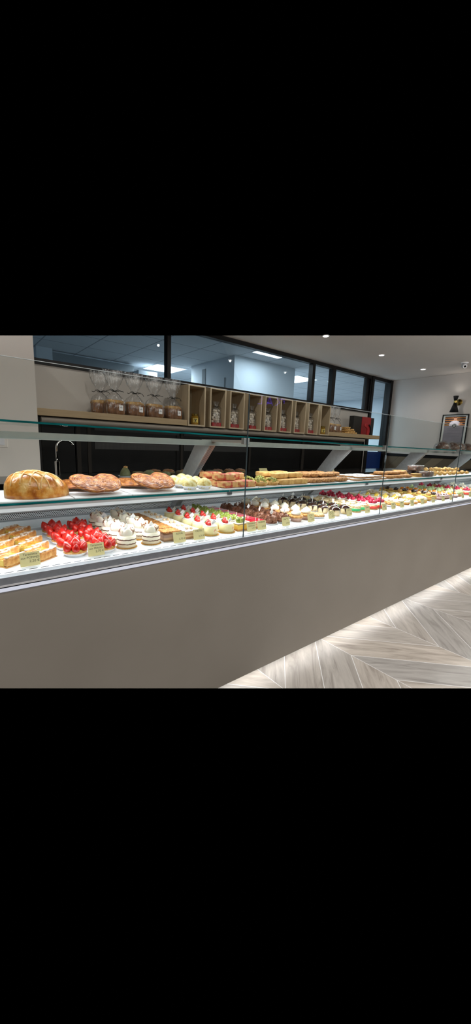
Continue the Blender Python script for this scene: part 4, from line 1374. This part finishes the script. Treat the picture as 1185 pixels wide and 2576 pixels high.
for i, (x, dx) in enumerate(((.905, .06), (1.20, .06), (1.44, .085))):
    o = pillow(dx, .07, .032, .3, .04, 60, i, c=(0, 0, .0005)).build('layered_cake', SHADED[1], None, smooth=True, loc=(x, 2.05, LZ + .001))
    tag(o, ['dim layered cake block on the rear ledge beside the green tower', 'dim yellow cake block on the rear ledge between two domes', 'dim brown cake block on the rear ledge, behind the slanted bracket'][i], 'cake', 'cakes on the rear ledge')
for i, (x, r_) in enumerate(((.985, .041), (1.10, .030))):
    o = MB().blob((0, 0, r_ * .252), (r_, r_, r_ * .72), 22, 12, .04, 50, i, flat=True).build('green_dome', SHADED[0], None, smooth=True, loc=(x, 2.08, LZ))
    tag(o, ['larger pale green dome cake on the rear ledge', 'smaller pale green dome cake on the rear ledge'][i], 'cake', 'green domes on the rear ledge')
t = thing('fruit_tart', 'x', 'tart')
MB().lathe([(.036, 0), (.046, .018), (.042, .019), (0, .016)], 36, wob=flute(16, .02)).build('tart_shell', SHADED[1], t, smooth=True)
MB().blob((0, 0, .02), (.038, .038, .016), 18, 10, .3, 80, 1).build('fruit_topping', SHADED[2], t, smooth=True)
sp = []
for k, x in enumerate((1.07, 1.17, 1.275, 1.375, 1.54, 1.645, 1.75)):
    sp.append((x, 2.18 if k < 2 else 2.13, LZ, k, f'dim fruit tart on the rear ledge, {ORD[k]} from the green tower'))
pile('fruit_tart', t, sp, 'tart', 'fruit tarts on the rear ledge')
for x, lb in ((1.975, 'pale price card on the dark rear ledge behind the shortbread'), (2.84, 'pale price card leaning on the rear ledge behind the icing biscuits')):
    c = price_card(x, lb, [], y=2.1, w=.085, h=.04, z=LZ, group='price cards on the rear ledge', tilt=-.5)
    scribble(c, [(.02, .05)])

# ------------------------------------------------------------------ bagged loaves on top of the counter glass
t = thing('bagged_round_loaf', 'x', 'bagged bread')
MB().blob((0, 0, .0185), (.070, .055, .05), 24, 12, .06, 30, 3, flat=True).build('dark_loaf', F['brown'], t, smooth=True)
MB().blob((0, 0, .0206), (.088, .066, .058), 30, 16, .16, 30, 6, flat=True).build('clear_bag', M['cello2'], t, smooth=True)
pile('bagged_round_loaf', t, [(3.60, 1.46, 1.2705, .2, 'brown loaf in clear bag on the counter top, nearest the poster edge'), (3.80, 1.46, 1.2705, 1.4, 'brown loaf in clear bag on the counter top, below the poster middle'),
     (4.0, 1.47, 1.2705, .5, 'brown loaf in clear bag on the counter top, third along'), (4.2, 1.47, 1.2705, .9, 'brown loaf in clear bag on the counter top, farthest along')], 'bagged bread', 'bagged loaves on the counter top')

# ------------------------------------------------------------------ back counter, tap and oven fronts
def mesh_dots():
    m, t, out = nt('black_mesh')
    p = N(t, 'ShaderNodeBsdfPrincipled', Roughness=.35)
    g = N(t, 'ShaderNodeNewGeometry')
    sx = N(t, 'ShaderNodeSeparateXYZ')
    t.links.new(g.outputs['Position'], sx.inputs[0])
    u = math_(t, 'SINE', math_(t, 'MULTIPLY', math_(t, 'ADD', sx.outputs['X'], sx.outputs['Z']), 260))
    v = math_(t, 'SINE', math_(t, 'MULTIPLY', math_(t, 'SUBTRACT', sx.outputs['X'], sx.outputs['Z']), 260))
    k = math_(t, 'GREATER_THAN', math_(t, 'MULTIPLY', u, v), .25)
    mx = N(t, 'ShaderNodeMix', data_type='RGBA')
    t.links.new(k, mx.inputs[0])
    mx.inputs[6].default_value, mx.inputs[7].default_value = lin('#080808'), lin('#2c2a28')
    t.links.new(mx.outputs[2], p.inputs['Base Color'])
    t.links.new(p.outputs[0], out.inputs[0])
    return m
BC = thing('back_counter', 'black back counter with dark worktop and tall glossy cabinet fronts under the oak shelf', 'cabinet', (3, 3.4, 0))
def bpart(name, mb, m, **kw):
    o = mb.build(name, m, **kw)
    o.parent = BC
    o.matrix_parent_inverse = Matrix.Translation((-3, -3.4, 0))
    return o
bpart('worktop', MB().box(.60, 5.55, 2.92, 3.5, .90, .935), M['blackgloss'], bevel=.003)
bpart('base_cabinet', MB().box(.60, 5.5, 2.96, 3.78, .05, .90), M['black'])
xs = [.66, .93, 1.95, 2.02, 2.95, 2.99, 3.93, 3.97, 4.82, 5.45]
for i in range(len(xs) - 1):
    bpart('cabinet_front', MB().box(xs[i] + .003, xs[i + 1] - .003, 3.46, 3.78, .935, 1.375), M['blackcab'], bevel=.002)
for x, w in ((.635, .02), (.94, .035), (1.035, .03), (2.0, .03), (2.97, .03), (3.95, .05), (5.46, .02)):
    bpart('cabinet_post', MB().box(x, x + w, 3.452, 3.47, .935, 1.375), M['taupe'] if w > .02 else M['black'])
for a, b in ((1.10, 1.98), (2.04, 2.95)):
    bpart('mesh_panel', MB().box(a, b, 3.455, 3.46, 1.15, 1.25), mesh_dots())
bpart('black_fascia', MB().box(.64, 5.48, 3.452, 3.6, 1.375, 1.416), M['black'])
bpart('steel_rail', MB().lathe([(.0, 0), (.029, 0), (.029, 4.74), (0, 4.74)], 20, X=T(.66, 3.43, 1.380, 0, PI / 2, 0)), M['steel'], smooth=False)

t = thing('kitchen_tap', 'chrome swan neck tap standing on the dark back worktop', 'tap', (.715, 3.2, .936))
MB().lathe([(.024, 0), (.024, .004), (.0205, .006), (.0205, .115), (.017, .12), (0, .12)], 24).build('tap_body', M['chrome'], t, smooth=True)
pts = [(0, 0, .118), (0, 0, .20)]
for i in range(19):
    a = PI - i / 18 * 2.75
    pts.append((.068 + .068 * math.cos(a), 0, .22 + .068 * math.sin(a)))
MB().tube(pts, .0095, 12).build('spout', M['chrome'], t, smooth=True)

# ------------------------------------------------------------------ oak shelf with boxes
SH0, SH1 = 1.4165, 1.4745
o = MB().box(.63, 2.045, 3.40, 3.79, SH0, SH1).box(4.455, 5.84, 3.40, 3.79, SH0, SH1).box(2.045, 4.455, 3.72, 3.79, SH0, SH1).build('oak_shelf', M['shelfwood'], bevel=.002)
tag(o, 'long oak wall shelf above the black cabinets', 'shelf')
BX = [2.052, 2.330, 2.604, 2.878, 3.150, 3.422, 3.694, 3.964, 4.230]
bt = thing('pine_box', 'x', 'wall box')
W_, Hh, Dd, th = .218, .424, .27, .016
MB().box(0, W_, 0, Dd, 0, th).build('bottom_board', M['boxwood'], bt)
MB().box(0, W_, 0, Dd, Hh - th, Hh).build('top_board', M['boxwood'], bt)
MB().box(0, th, 0, Dd, th, Hh - th).build('side_board', M['boxwood'], bt)
MB().box(W_ - th, W_, 0, Dd, th, Hh - th).build('side_board', M['boxwood'], bt)
MB().box(th, W_ - th, Dd - .012, Dd, th, Hh - th).build('back_board', M['boxwood_in'], bt)
inside = ['holding a honey jar, beside the wrapped loaves', 'holding a meringue bag, second along', 'holding a meringue bag, third along', 'holding a meringue bag, behind the pane joint', 'holding a meringue bag, middle of the row',
          'holding a meringue bag, sixth along', 'holding a meringue bag, seventh along', 'holding a meringue bag, eighth along', 'holding a honey jar, at the far end of the row']
for i, x in enumerate(BX):
    o = bt if i == 0 else copy_tree(bt)
    o.location = (x, 3.395, 1.4168)
    tag(o, 'tall open pine box ' + inside[i], 'wall box', 'open pine boxes on the shelf')
BBZ = 1.4168 + .0165
# honey jars
t = thing('honey_jar', 'x', 'jar')
MB().lathe([(.040, 0), (.042, .004), (.042, .085), (.034, .098), (0, .098)], 28).build('jar_glass', F['honey'], t, smooth=True)
MB().lathe([(.036, .0985), (.037, .118), (0, .118)], 28).build('lid', M['brass'], t)
lb = MB()
vs, n_ = [], 10
for i in range(n_ + 1):
    a = -PI / 2 - .75 + 1.5 * i / n_
    vs += [(.0427 * math.cos(a), .0427 * math.sin(a), .026), (.0427 * math.cos(a), .0427 * math.sin(a), .074)]
lb.add(vs, [(2 * i, 2 * i + 2, 2 * i + 3, 2 * i + 1) for i in range(n_)])
lo = lb.build('paper_label', mat('jar_label', '#d2bd62', '#dac874', scale=40, rough=.6), t)
MB().box(-.016, .016, -.0440, -.0436, .056, .064).box(-.006, .006, -.0440, -.0436, .036, .052).box(-.017, .017, -.0440, -.0436, .030, .033).build('label_print', M['ink'], lo)
pile('honey_jar', t, [(2.195, 3.49, BBZ, -.35, 'honey jar with yellow label in the first pine box'), (4.385, 3.47, BBZ, -.45, 'honey jar with yellow label in the last pine box')], 'jar', 'honey jars')
tag(copy_tree(t), 'second honey jar half hidden behind the side of the first box', 'jar', 'honey jars').location = (2.113, 3.58, BBZ)
# meringue bags
t = thing('meringue_bag', 'x', 'bag of meringues')
MB().box(-.055, .055, -.03, .03, 0, .042).build('red_card_base', mat('red_card', '#9c1420', '#a81a26', scale=20, rough=.5), t, bevel=.001)
tag(t.children[0], 'red card box base')
rn = random.Random(4)
mm = swirl(.017, .024, 2, n=22)
mp = None
for lay in range(6):
    for (x, y) in ((-.034, 0), (0, -.008), (.034, .002)):
        wv = 1 - .05 * lay
        if mp is None:
            mp = mm.build('meringue', F['meringue'], t, smooth=True); o = mp
        else:
            o = mp.copy(); COL.objects.link(o); o.parent = t
        o.matrix_basis = T(x * wv + rn.uniform(-.006, .006), y + rn.uniform(-.006, .006), .045 + lay * .0245, rn.uniform(-1.2, 1.2), rn.uniform(-1, 1), rn.uniform(0, 6), 1.12)
def film(prof, seed, seg=36, amp=.12, fan=1.0):
    """cellophane sleeve: prof [(half width x, half width y, z)]"""
    q = MB()
    vs, fs = [], []
    for k, (a, b, z) in enumerate(prof):
        for i in range(seg):
            an = 2 * PI * i / seg
            e = .5 if k < 3 else .8
            cx = math.copysign(abs(math.cos(an)) ** e, math.cos(an)); cy = math.copysign(abs(math.sin(an)) ** e, math.sin(an))
            w_ = 1 + amp * noise.noise(Vector((cx * 3, cy * 3, z * 14 + seed * 5)))
            dz = (.014 * noise.noise(Vector((cx * 4, cy * 4, seed * 9.1)))) if k == len(prof) - 1 else 0
            vs.append((a * cx * w_, b * cy * w_, z + dz))
    for k in range(len(prof) - 1):
        for i in range(seg):
            j = (i + 1) % seg
            fs.append((k * seg + i, k * seg + j, (k + 1) * seg + j, (k + 1) * seg + i))
    fs.append(tuple(range(seg - 1, -1, -1)))
    return q.add(vs, fs)
def ribbon(seed, s=1):
    r_ = random.Random(seed)
    q = MB()
    for sg in (-1, 1):
        q.tube([(0, -.012, 0), (sg * .02 * s, -.022, .006 * s), (sg * .045 * s, -.026, .004 * s), (sg * .07 * s, -.028, (r_.uniform(-.012, .006)) * s), (sg * .085 * s, -.03, r_.uniform(-.03, .0) * s)], .0026 * s, 6)
        q.tube([(0, -.014, 0), (sg * .028 * s, -.026, .014 * s), (sg * .052 * s, -.028, .010 * s), (sg * .03 * s, -.03, -.004 * s), (0, -.016, 0)], .0022 * s, 6)
    q.tube([(0, -.014, 0), (.03 * s, -.034, -.03 * s), (.062 * s, -.04, -.07 * s)], .0022 * s, 6)
    q.lathe([(.013 * s, -.004), (.015 * s, 0), (.013 * s, .004)], 14)
    return q
fb = film([(.057, .032, .002), (.058, .034, .06), (.056, .034, .15), (.047, .030, .19), (.012, .011, .215), (.026, .014, .245), (.038, .018, .275)], 1, 28).build('clear_bag', M['cello'], t, smooth=True)
ribbon(2, .62).build('ribbon', M['ink'], fb, loc=(0, 0, .215))
sp = []
for k in range(7):
    sp.append(([2.465, 2.735, 3.005, 3.277, 3.545, 3.818, 4.095][k], 3.475 + .008 * (k % 2), BBZ, .12 * (k % 3 - 1), f'bag of white meringues on red base in the {ORD[k + 1]} pine box from the loaves'))
pile('meringue_bag', t, sp, 'bag of meringues', 'bags of meringues')

# bagged brioche loaves
def bagged_loaf(seed):
    t = thing('bagged_brioche', 'x', 'bagged loaf')
    q = MB()
    pillow(.166, .13, .112, .25, .03, 20, seed, q=q)
    q.build('loaf', F['loaf'], t, smooth=True)
    q = MB()
    pillow(.174, .132, .045, .6, .08, 24, seed + 3, q=q, c=(0, 0, .090))
    q.build('domed_loaf_top', F['loaf_top'], t, smooth=True)
    b = film([(.091, .072, .003), (.092, .075, .05), (.092, .076, .12), (.072, .06, .162), (.03, .026, .197), (.017, .014, .214), (.034, .024, .24), (.066, .034, .29), (.088, .032, .34), (.098, .03, .40)], seed, 56, .2).build('cellophane_bag', M['cello'], t, smooth=True)
    ribbon(seed).build('ribbon', M['ink'], b, loc=(0, 0, .214))
    s_ = MB().box(-.019, .019, -.0006, .0006, -.024, .024).build('sticker', M['paper'], b, loc=(.035, -.0775, .062))
    MB().box(-.011, .011, -.0012, -.0007, -.003, .003).box(-.006, .006, -.0012, -.0007, .008, .011).build('sticker_print', M['roomwall_dk'], s_)
    return t
LB = [(1.235, 3.668, 'bagged brioche half hidden behind the first loaf on the shelf'), (1.305, 3.50, 'bagged brioche loaf with golden top, first of the front row'), (1.506, 3.50, 'bagged brioche loaf, second of the front row'),
      (1.714, 3.50, 'bagged brioche loaf, third of the front row'), (1.925, 3.50, 'bagged brioche loaf beside the first pine box'),
      (4.60, 3.50, 'bagged brown loaf just past the last pine box'), (4.78, 3.53, 'bagged brown loaf beside the heap of biscuits')]
pr_ = [bagged_loaf(1), bagged_loaf(5)]
for i, (x, y, lb) in enumerate(LB):
    o = pr_[i] if i < 2 else copy_tree(pr_[i % 2])
    o.location, o.rotation_euler = (x, y, SH1 + .0005), (0, 0, (-.1, .03, .0, -.02, .06, 0, .1)[i])
    if i > 4: o.scale = (.9, .9, .97)
    tag(o, lb, 'bagged loaf', 'bagged brioche loaves')
# heap of twisted biscuits
rn = random.Random(11)
q = MB()
q.tube([(-.055 + .011 * i, .011 * math.sin(i * 1.5), .012 + .003 * math.cos(i * 1.5)) for i in range(11)], [.006] + [.0105] * 9 + [.006], 8)
tb = q.build('twisted_biscuit', F['short'], None, smooth=True)
sp = []
for lay, (n_, x0, x1) in enumerate(((4, 4.98, 5.19), (3, 5.0, 5.16), (2, 5.02, 5.14), (1, 5.05, 5.05))):
    for k in range(n_):
        u = k / max(1, n_ - 1)
        for r_ in range(3):
            sp.append((x0 + (x1 - x0) * u + rn.uniform(-.004, .004), 3.455 + r_ * .045 + lay * .012, SH1 + .0005 + lay * .0265, rn.uniform(-.2, .2), f"twisted golden biscuit in the shelf heap, layer {ORD[lay]} from below, {['front', 'middle', 'rear'][r_]}, {ORD[k]} from the loaves"))
pile('twisted_biscuit', tb, sp, 'biscuit', 'heap of twisted biscuits')
# black and red box with a red strap
t = thing('gift_box', 'large black gift box with wide red band standing on the shelf end', 'gift box', (5.55, 3.58, SH1 + .0005), .0)
MB().box(-.29, .31, -.035, .05, 0, .295).build('box_body', mat('black_card', '#15130f', '#1b1914', scale=30, rough=.55), t, bevel=.003)
MB().box(-.06, .21, -.0375, -.0352, 0, .2955).build('red_band', mat('red_band_card', '#8e1016', '#9a141a', scale=10, rough=.45), t)
t = thing('red_scoop', 'red looped strap handle with black edge leaning on the gift box', 'handle', (5.50, 3.47, SH1 + .0005))
rd = mat('red_strap', '#a01a20', '#aa2026', scale=10, rough=.4)
pts = [(-.06, .145), (-.052, .17), (-.02, .185), (.03, .18), (.062, .158), (.08, .12), (.084, 0), (.03, 0), (.03, .10), (-.02, .125), (-.05, .128)]
MB().prism(pts[::-1], -.02, .0, axis='y').build('strap', rd, t, bevel=.002)
MB().tube([(.055, -.026, .165), (.10, -.026, .125), (.118, -.026, .06), (.10, -.026, .005)], .012, 8).build('black_edge', M['black'], t, smooth=True)

# ------------------------------------------------------------------ right wall: poster, sconce, camera; socket on the left wall
t = thing('framed_poster', 'black framed poster of a baker in white above a lilac text panel', 'poster', (XR - .001, 2.585, 1.585))
pw, ph = .40, .566
fr_ = MB()
for a in ((-pw / 2, -pw / 2 + .012, -ph / 2, ph / 2), (pw / 2 - .012, pw / 2, -ph / 2, ph / 2), (-pw / 2 + .012, pw / 2 - .012, ph / 2 - .012, ph / 2), (-pw / 2 + .012, pw / 2 - .012, -ph / 2, -ph / 2 + .012)):
    fr_.box(-.022, 0, a[0], a[1], a[2], a[3])
fr_.build('frame', M['black'], t)
MB().box(-.008, -.002, -pw / 2 + .012, pw / 2 - .012, -ph / 2 + .012, ph / 2 - .012).build('mount', M['paper'], t)
# the wall faces -X: the viewer's left is +Y. Local u runs to the viewer's right = -Y
def flat(poly, x, m, name, par):
    q = MB()
    q.add([(x, -u, v) for u, v in poly], [tuple(range(len(poly)))])
    return q.build(name, m, par)
art = flat([(-.158, -.25), (.158, -.25), (.158, .10), (-.158, .10)], -.0084, mat('lilac_panel', '#8f8794', '#978f9c', scale=4, rough=.7), 'text_panel', t)
pic = flat([(-.158, .10), (.158, .10), (.158, .25), (-.158, .25)], -.0084, mat('bread_racks', '#3a3038', '#433a40', scale=8, rough=.7), 'photo_print', t)
sh_ = mat('printed_bread', '#c87a3c', '#e09a58', scale=40, rough=.7)
for v in (.225, .188, .150, .112):
    flat([(-.158, v - .008), (.158, v - .006), (.158, v + .010), (-.158, v + .008)], -.0087, sh_, 'bread_row', pic)
wsh = mat('printed_white_shirt', '#ddd4e6', '#e8e0ee', scale=20, rough=.7)
flat([(-.085, .10), (-.08, .135), (-.06, .165), (-.02, .182), (.025, .182), (.06, .168), (.085, .14), (.088, .112), (.03, .10)], -.0090, wsh, 'printed_shirt', pic)
skin = mat('printed_skin', '#d89a7e', '#dfa58a', scale=20, rough=.7)
flat([(.004 + .024 * math.cos(a * PI / 10), .213 + .034 * math.sin(a * PI / 10)) for a in range(20)], -.0093, skin, 'printed_head', pic)
flat([(.004 + .025 * math.cos(a * PI / 10), .225 + .023 * math.sin(a * PI / 10)) for a in range(0, 11)], -.0096, mat('printed_hair', '#8a4e34', rough=.7), 'printed_hair', pic)
flat([(-.012, .196), (.004, .183), (.02, .196), (.004, .19)], -.0096, mat('printed_beard', '#6a4436', rough=.7), 'printed_beard', pic)
flat([(.06, .118), (.10, .115), (.122, .125), (.118, .14), (.09, .138), (.062, .132)], -.0096, skin, 'printed_hands', pic)
def disc(r0, cx, cy, x, m, name):
    return flat([(cx + r0 * math.cos(a * PI / 16), cy + r0 * math.sin(a * PI / 16)) for a in range(32)], x, m, name, t)
disc(.038, 0, .097, -.0100, mat('emblem_grey', '#33343a', rough=.6), 'emblem_disc')
disc(.034, 0, .097, -.0103, M['paper'], 'emblem_ring')
disc(.031, 0, .097, -.0106, mat('emblem_dark', '#26272c', rough=.6), 'emblem_core')
text('emblem_letter', 'B', .052, M['paper'], t, (-.0110, 0, .079), (PI / 2, 0, -PI / 2))
for v, w in ((.045, .20), (.018, .20), (-.035, .25), (-.075, .24)):
    q = MB()
    r_ = random.Random(int(v * 1000) + 500)
    x = -w / 2
    pts = []
    while x < w / 2:
        pts.append((-.0092, -x, v + r_.uniform(0, .012)))
        x += .006
    q.tube(pts, .0011, 4)
    q.build('cursive_line', mat('faded_ink', '#6a6371', rough=.7), t)
MB().box(-.0125, -.012, -pw / 2 + .012, pw / 2 - .012, -ph / 2 + .012, ph / 2 - .012).build('cover_glass', M['glass'], t)

t = thing('wall_sconce', 'black double cone wall lamp with brass disc above the poster', 'wall lamp', (XR, 2.565, 2.06))
MB().lathe([(.05, 0), (.05, .012), (.046, .016), (0, .017)], 32, X=T(0, 0, 0, 0, -PI / 2, 0)).build('brass_plate', M['brass'], t, smooth=False)
MB().tube([(-.01, 0, 0), (-.10, 0, 0)], .008, 12).build('brass_arm', M['brass'], t, smooth=True)
MB().lathe([(.0225, -.016), (.0225, .016), (0, .016)], 24, X=T(-.105, .02, 0)).build('brass_collar', M['brass'], t)
MB().lathe([(.022, .016), (.041, .092), (.039, .092), (.02, .018)], 28, X=T(-.105, .02, 0)).build('upper_shade', M['black'], t, smooth=True)
MB().lathe([(.066, -.162), (.022, -.016), (.02, -.018), (.063, -.162)], 28, X=T(-.105, .02, 0)).build('lower_shade', M['black'], t, smooth=True)
MB().lathe([(0, -.15), (.03, -.148), (.02, -.12), (0, -.11)], 16, X=T(-.105, .02, 0)).build('bulb', emission('sconce_bulb', '#fff0dc', 20), t)

t = thing('security_camera', 'small white dome security camera under the ceiling', 'camera', (5.97, 2.285, CZ))
MB().lathe([(.048, -.014), (.05, -.004), (.05, 0)], 28).build('mount_plate', M['paper'], t)
MB().blob((0, 0, -.045), .036, 18, 12).build('ball_housing', M['alu_lt'], t, smooth=True)
MB().lathe([(.026, 0), (.028, .026), (.024, .028), (.022, .024), (0, .022)], 24, X=T(-.012, -.012, -.052, 0, PI * .62, 3.7)).build('lens_ring', M['paper'], t)
MB().lathe([(0, .030), (.014, .0285), (.014, .0235)], 20, X=T(-.012, -.012, -.052, 0, PI * .62, 3.7)).build('lens', M['blackgloss'], t)

t = thing('wall_socket', 'white light switch plate on the left wall behind the glass', 'switch', (.318, 2.9995, 1.20))
MB().box(-.04, .04, -.006, 0, -.04, .04).build('plate', M['wallleft'], t, bevel=.003)
MB().box(-.022, .022, -.0115, -.009, -.022, .022).build('rocker', M['whiteplastic'], t, bevel=.001)

# lit sign across the shop, seen only as its mirror image in the front glass
t = thing('led_letter_sign', 'small black sign with purple dotted LED letters, mirrored in the counter glass', 'sign', (2.61, -.2, 1.674))
t.scale = (.77, .77, .77)
MB().box(-.28, .28, -.03, 0, -.09, .09).build('sign_body', M['black'], t)
MB().box(-.01, .01, -.025, -.005, -2.17, -.09).box(-.12, .12, -.1, .1, -2.17, -2.16).build('sign_post', M['black'], t)
dots = MB()
strokes = [[(-.20, .05), (-.20, -.05), (-.26, -.05)], [(-.11, -.05), (-.065, .05), (-.01, -.05)], [(-.09, -.025), (-.03, -.025)], [(.06, -.04), (.12, .0), (.07, .045)], [(.13, .045), (.20, .045), (.20, 0)]]
for st in strokes:
    for p, q_ in zip(st[:-1], st[1:]):
        n_ = max(2, int(math.hypot(q_[0] - p[0], q_[1] - p[1]) / .013))
        for i in range(n_ + 1):
            u = i / n_
            x, z = p[0] + (q_[0] - p[0]) * u, p[1] + (q_[1] - p[1]) * u
            dots.prism([(x + .0032 * math.cos(a * PI / 4), z + .0032 * math.sin(a * PI / 4)) for a in range(8)], .0, .004, axis='y')
dots.build('purple_led_letters', emission('purple_led', '#5a3cff', 18), t)

# ------------------------------------------------------------------ lights
def area(name, loc, sx, sy, power, col=(1, 1, 1), rot=(0, 0, 0), spread=None):
    l = bpy.data.lights.new(name, 'AREA')
    l.shape, l.size, l.size_y, l.energy, l.color = 'RECTANGLE', sx, sy, power, col
    if spread: l.spread = spread
    o = bpy.data.objects.new(name, l)
    COL.objects.link(o)
    o.location, o.rotation_euler = loc, rot
    return o
def spot(name, loc, power, size=2.2, blend=1, r=.03, col=(1, .93, .85), rot=(0, 0, 0)):
    l = bpy.data.lights.new(name, 'SPOT')
    l.energy, l.spot_size, l.spot_blend, l.shadow_soft_size, l.color = power, size, blend, r, col
    o = bpy.data.objects.new(name, l)
    COL.objects.link(o)
    o.location, o.rotation_euler = loc, rot
    return o
LC = (.95, .98, 1.0)
area('deck_led', (2.8, 1.39, .998), 6.5, .012, 24, LC, (math.radians(-14), 0, 0))
for a_, b_ in zip(JOINTS[:-1], JOINTS[1:]):
    area('shelf_led', ((a_ + b_) / 2, 1.50, 1.2345), b_ - a_ - .16, .012, 3.0, LC, (math.radians(4), 0, 0))
area('plinth_led', (2.8, 1.30, .088), 6.5, .01, 6, (1, .98, .94))
area('shop_fill_light', (2.6, -1.5, 2.5), 8, 2.4, 345, (1, .95, .89))  # added broad fill, standing in for unseen lights over the shop floor
area('ceiling_fill', (2.6, -1.6, 1.7), 7, 1.6, 560, (1, .95, .9), (PI, 0, 0))  # added upward fill to brighten the ceiling, no fixture hangs there
spot('sconce_lamp', (XR - .105, 2.585, 1.89), 2.2, size=2.4, r=.02)
spot('sconce_uplamp', (XR - .105, 2.585, 2.16), .8, size=2.4, r=.02, rot=(PI, 0, 0))
for x in (-.06, 1.16, 2.38, 3.597, 4.818, 6.053):
    spot('aisle_downlight', (x, 2.908, CZ - .02), 17, size=math.radians(165), r=.014)
for (x0, x1, y0, y1), e_ in zip(PANELS, (13, 100, 70)):
    area('panel_light', ((x0 + x1) / 2, (y0 + y1) / 2, BZ - .02), x1 - x0, y1 - y0, e_, (.96, .99, 1))
area('panel_light', (7, 6.2, BZ - .02), .6, .6, 150, (.96, .99, 1))
w = bpy.data.worlds.new('world')
S.world = w
w.use_nodes = True
w.node_tree.nodes['Background'].inputs[0].default_value = (0, 0, 0, 1)
w.node_tree.nodes['Background'].inputs[1].default_value = 0
S.view_settings.view_transform = 'Standard'
S.view_settings.look = 'None'
S.cycles.use_denoising = True
S.cycles.max_bounces = 10
S.cycles.transparent_max_bounces = 24
S.cycles.sample_clamp_indirect = 4
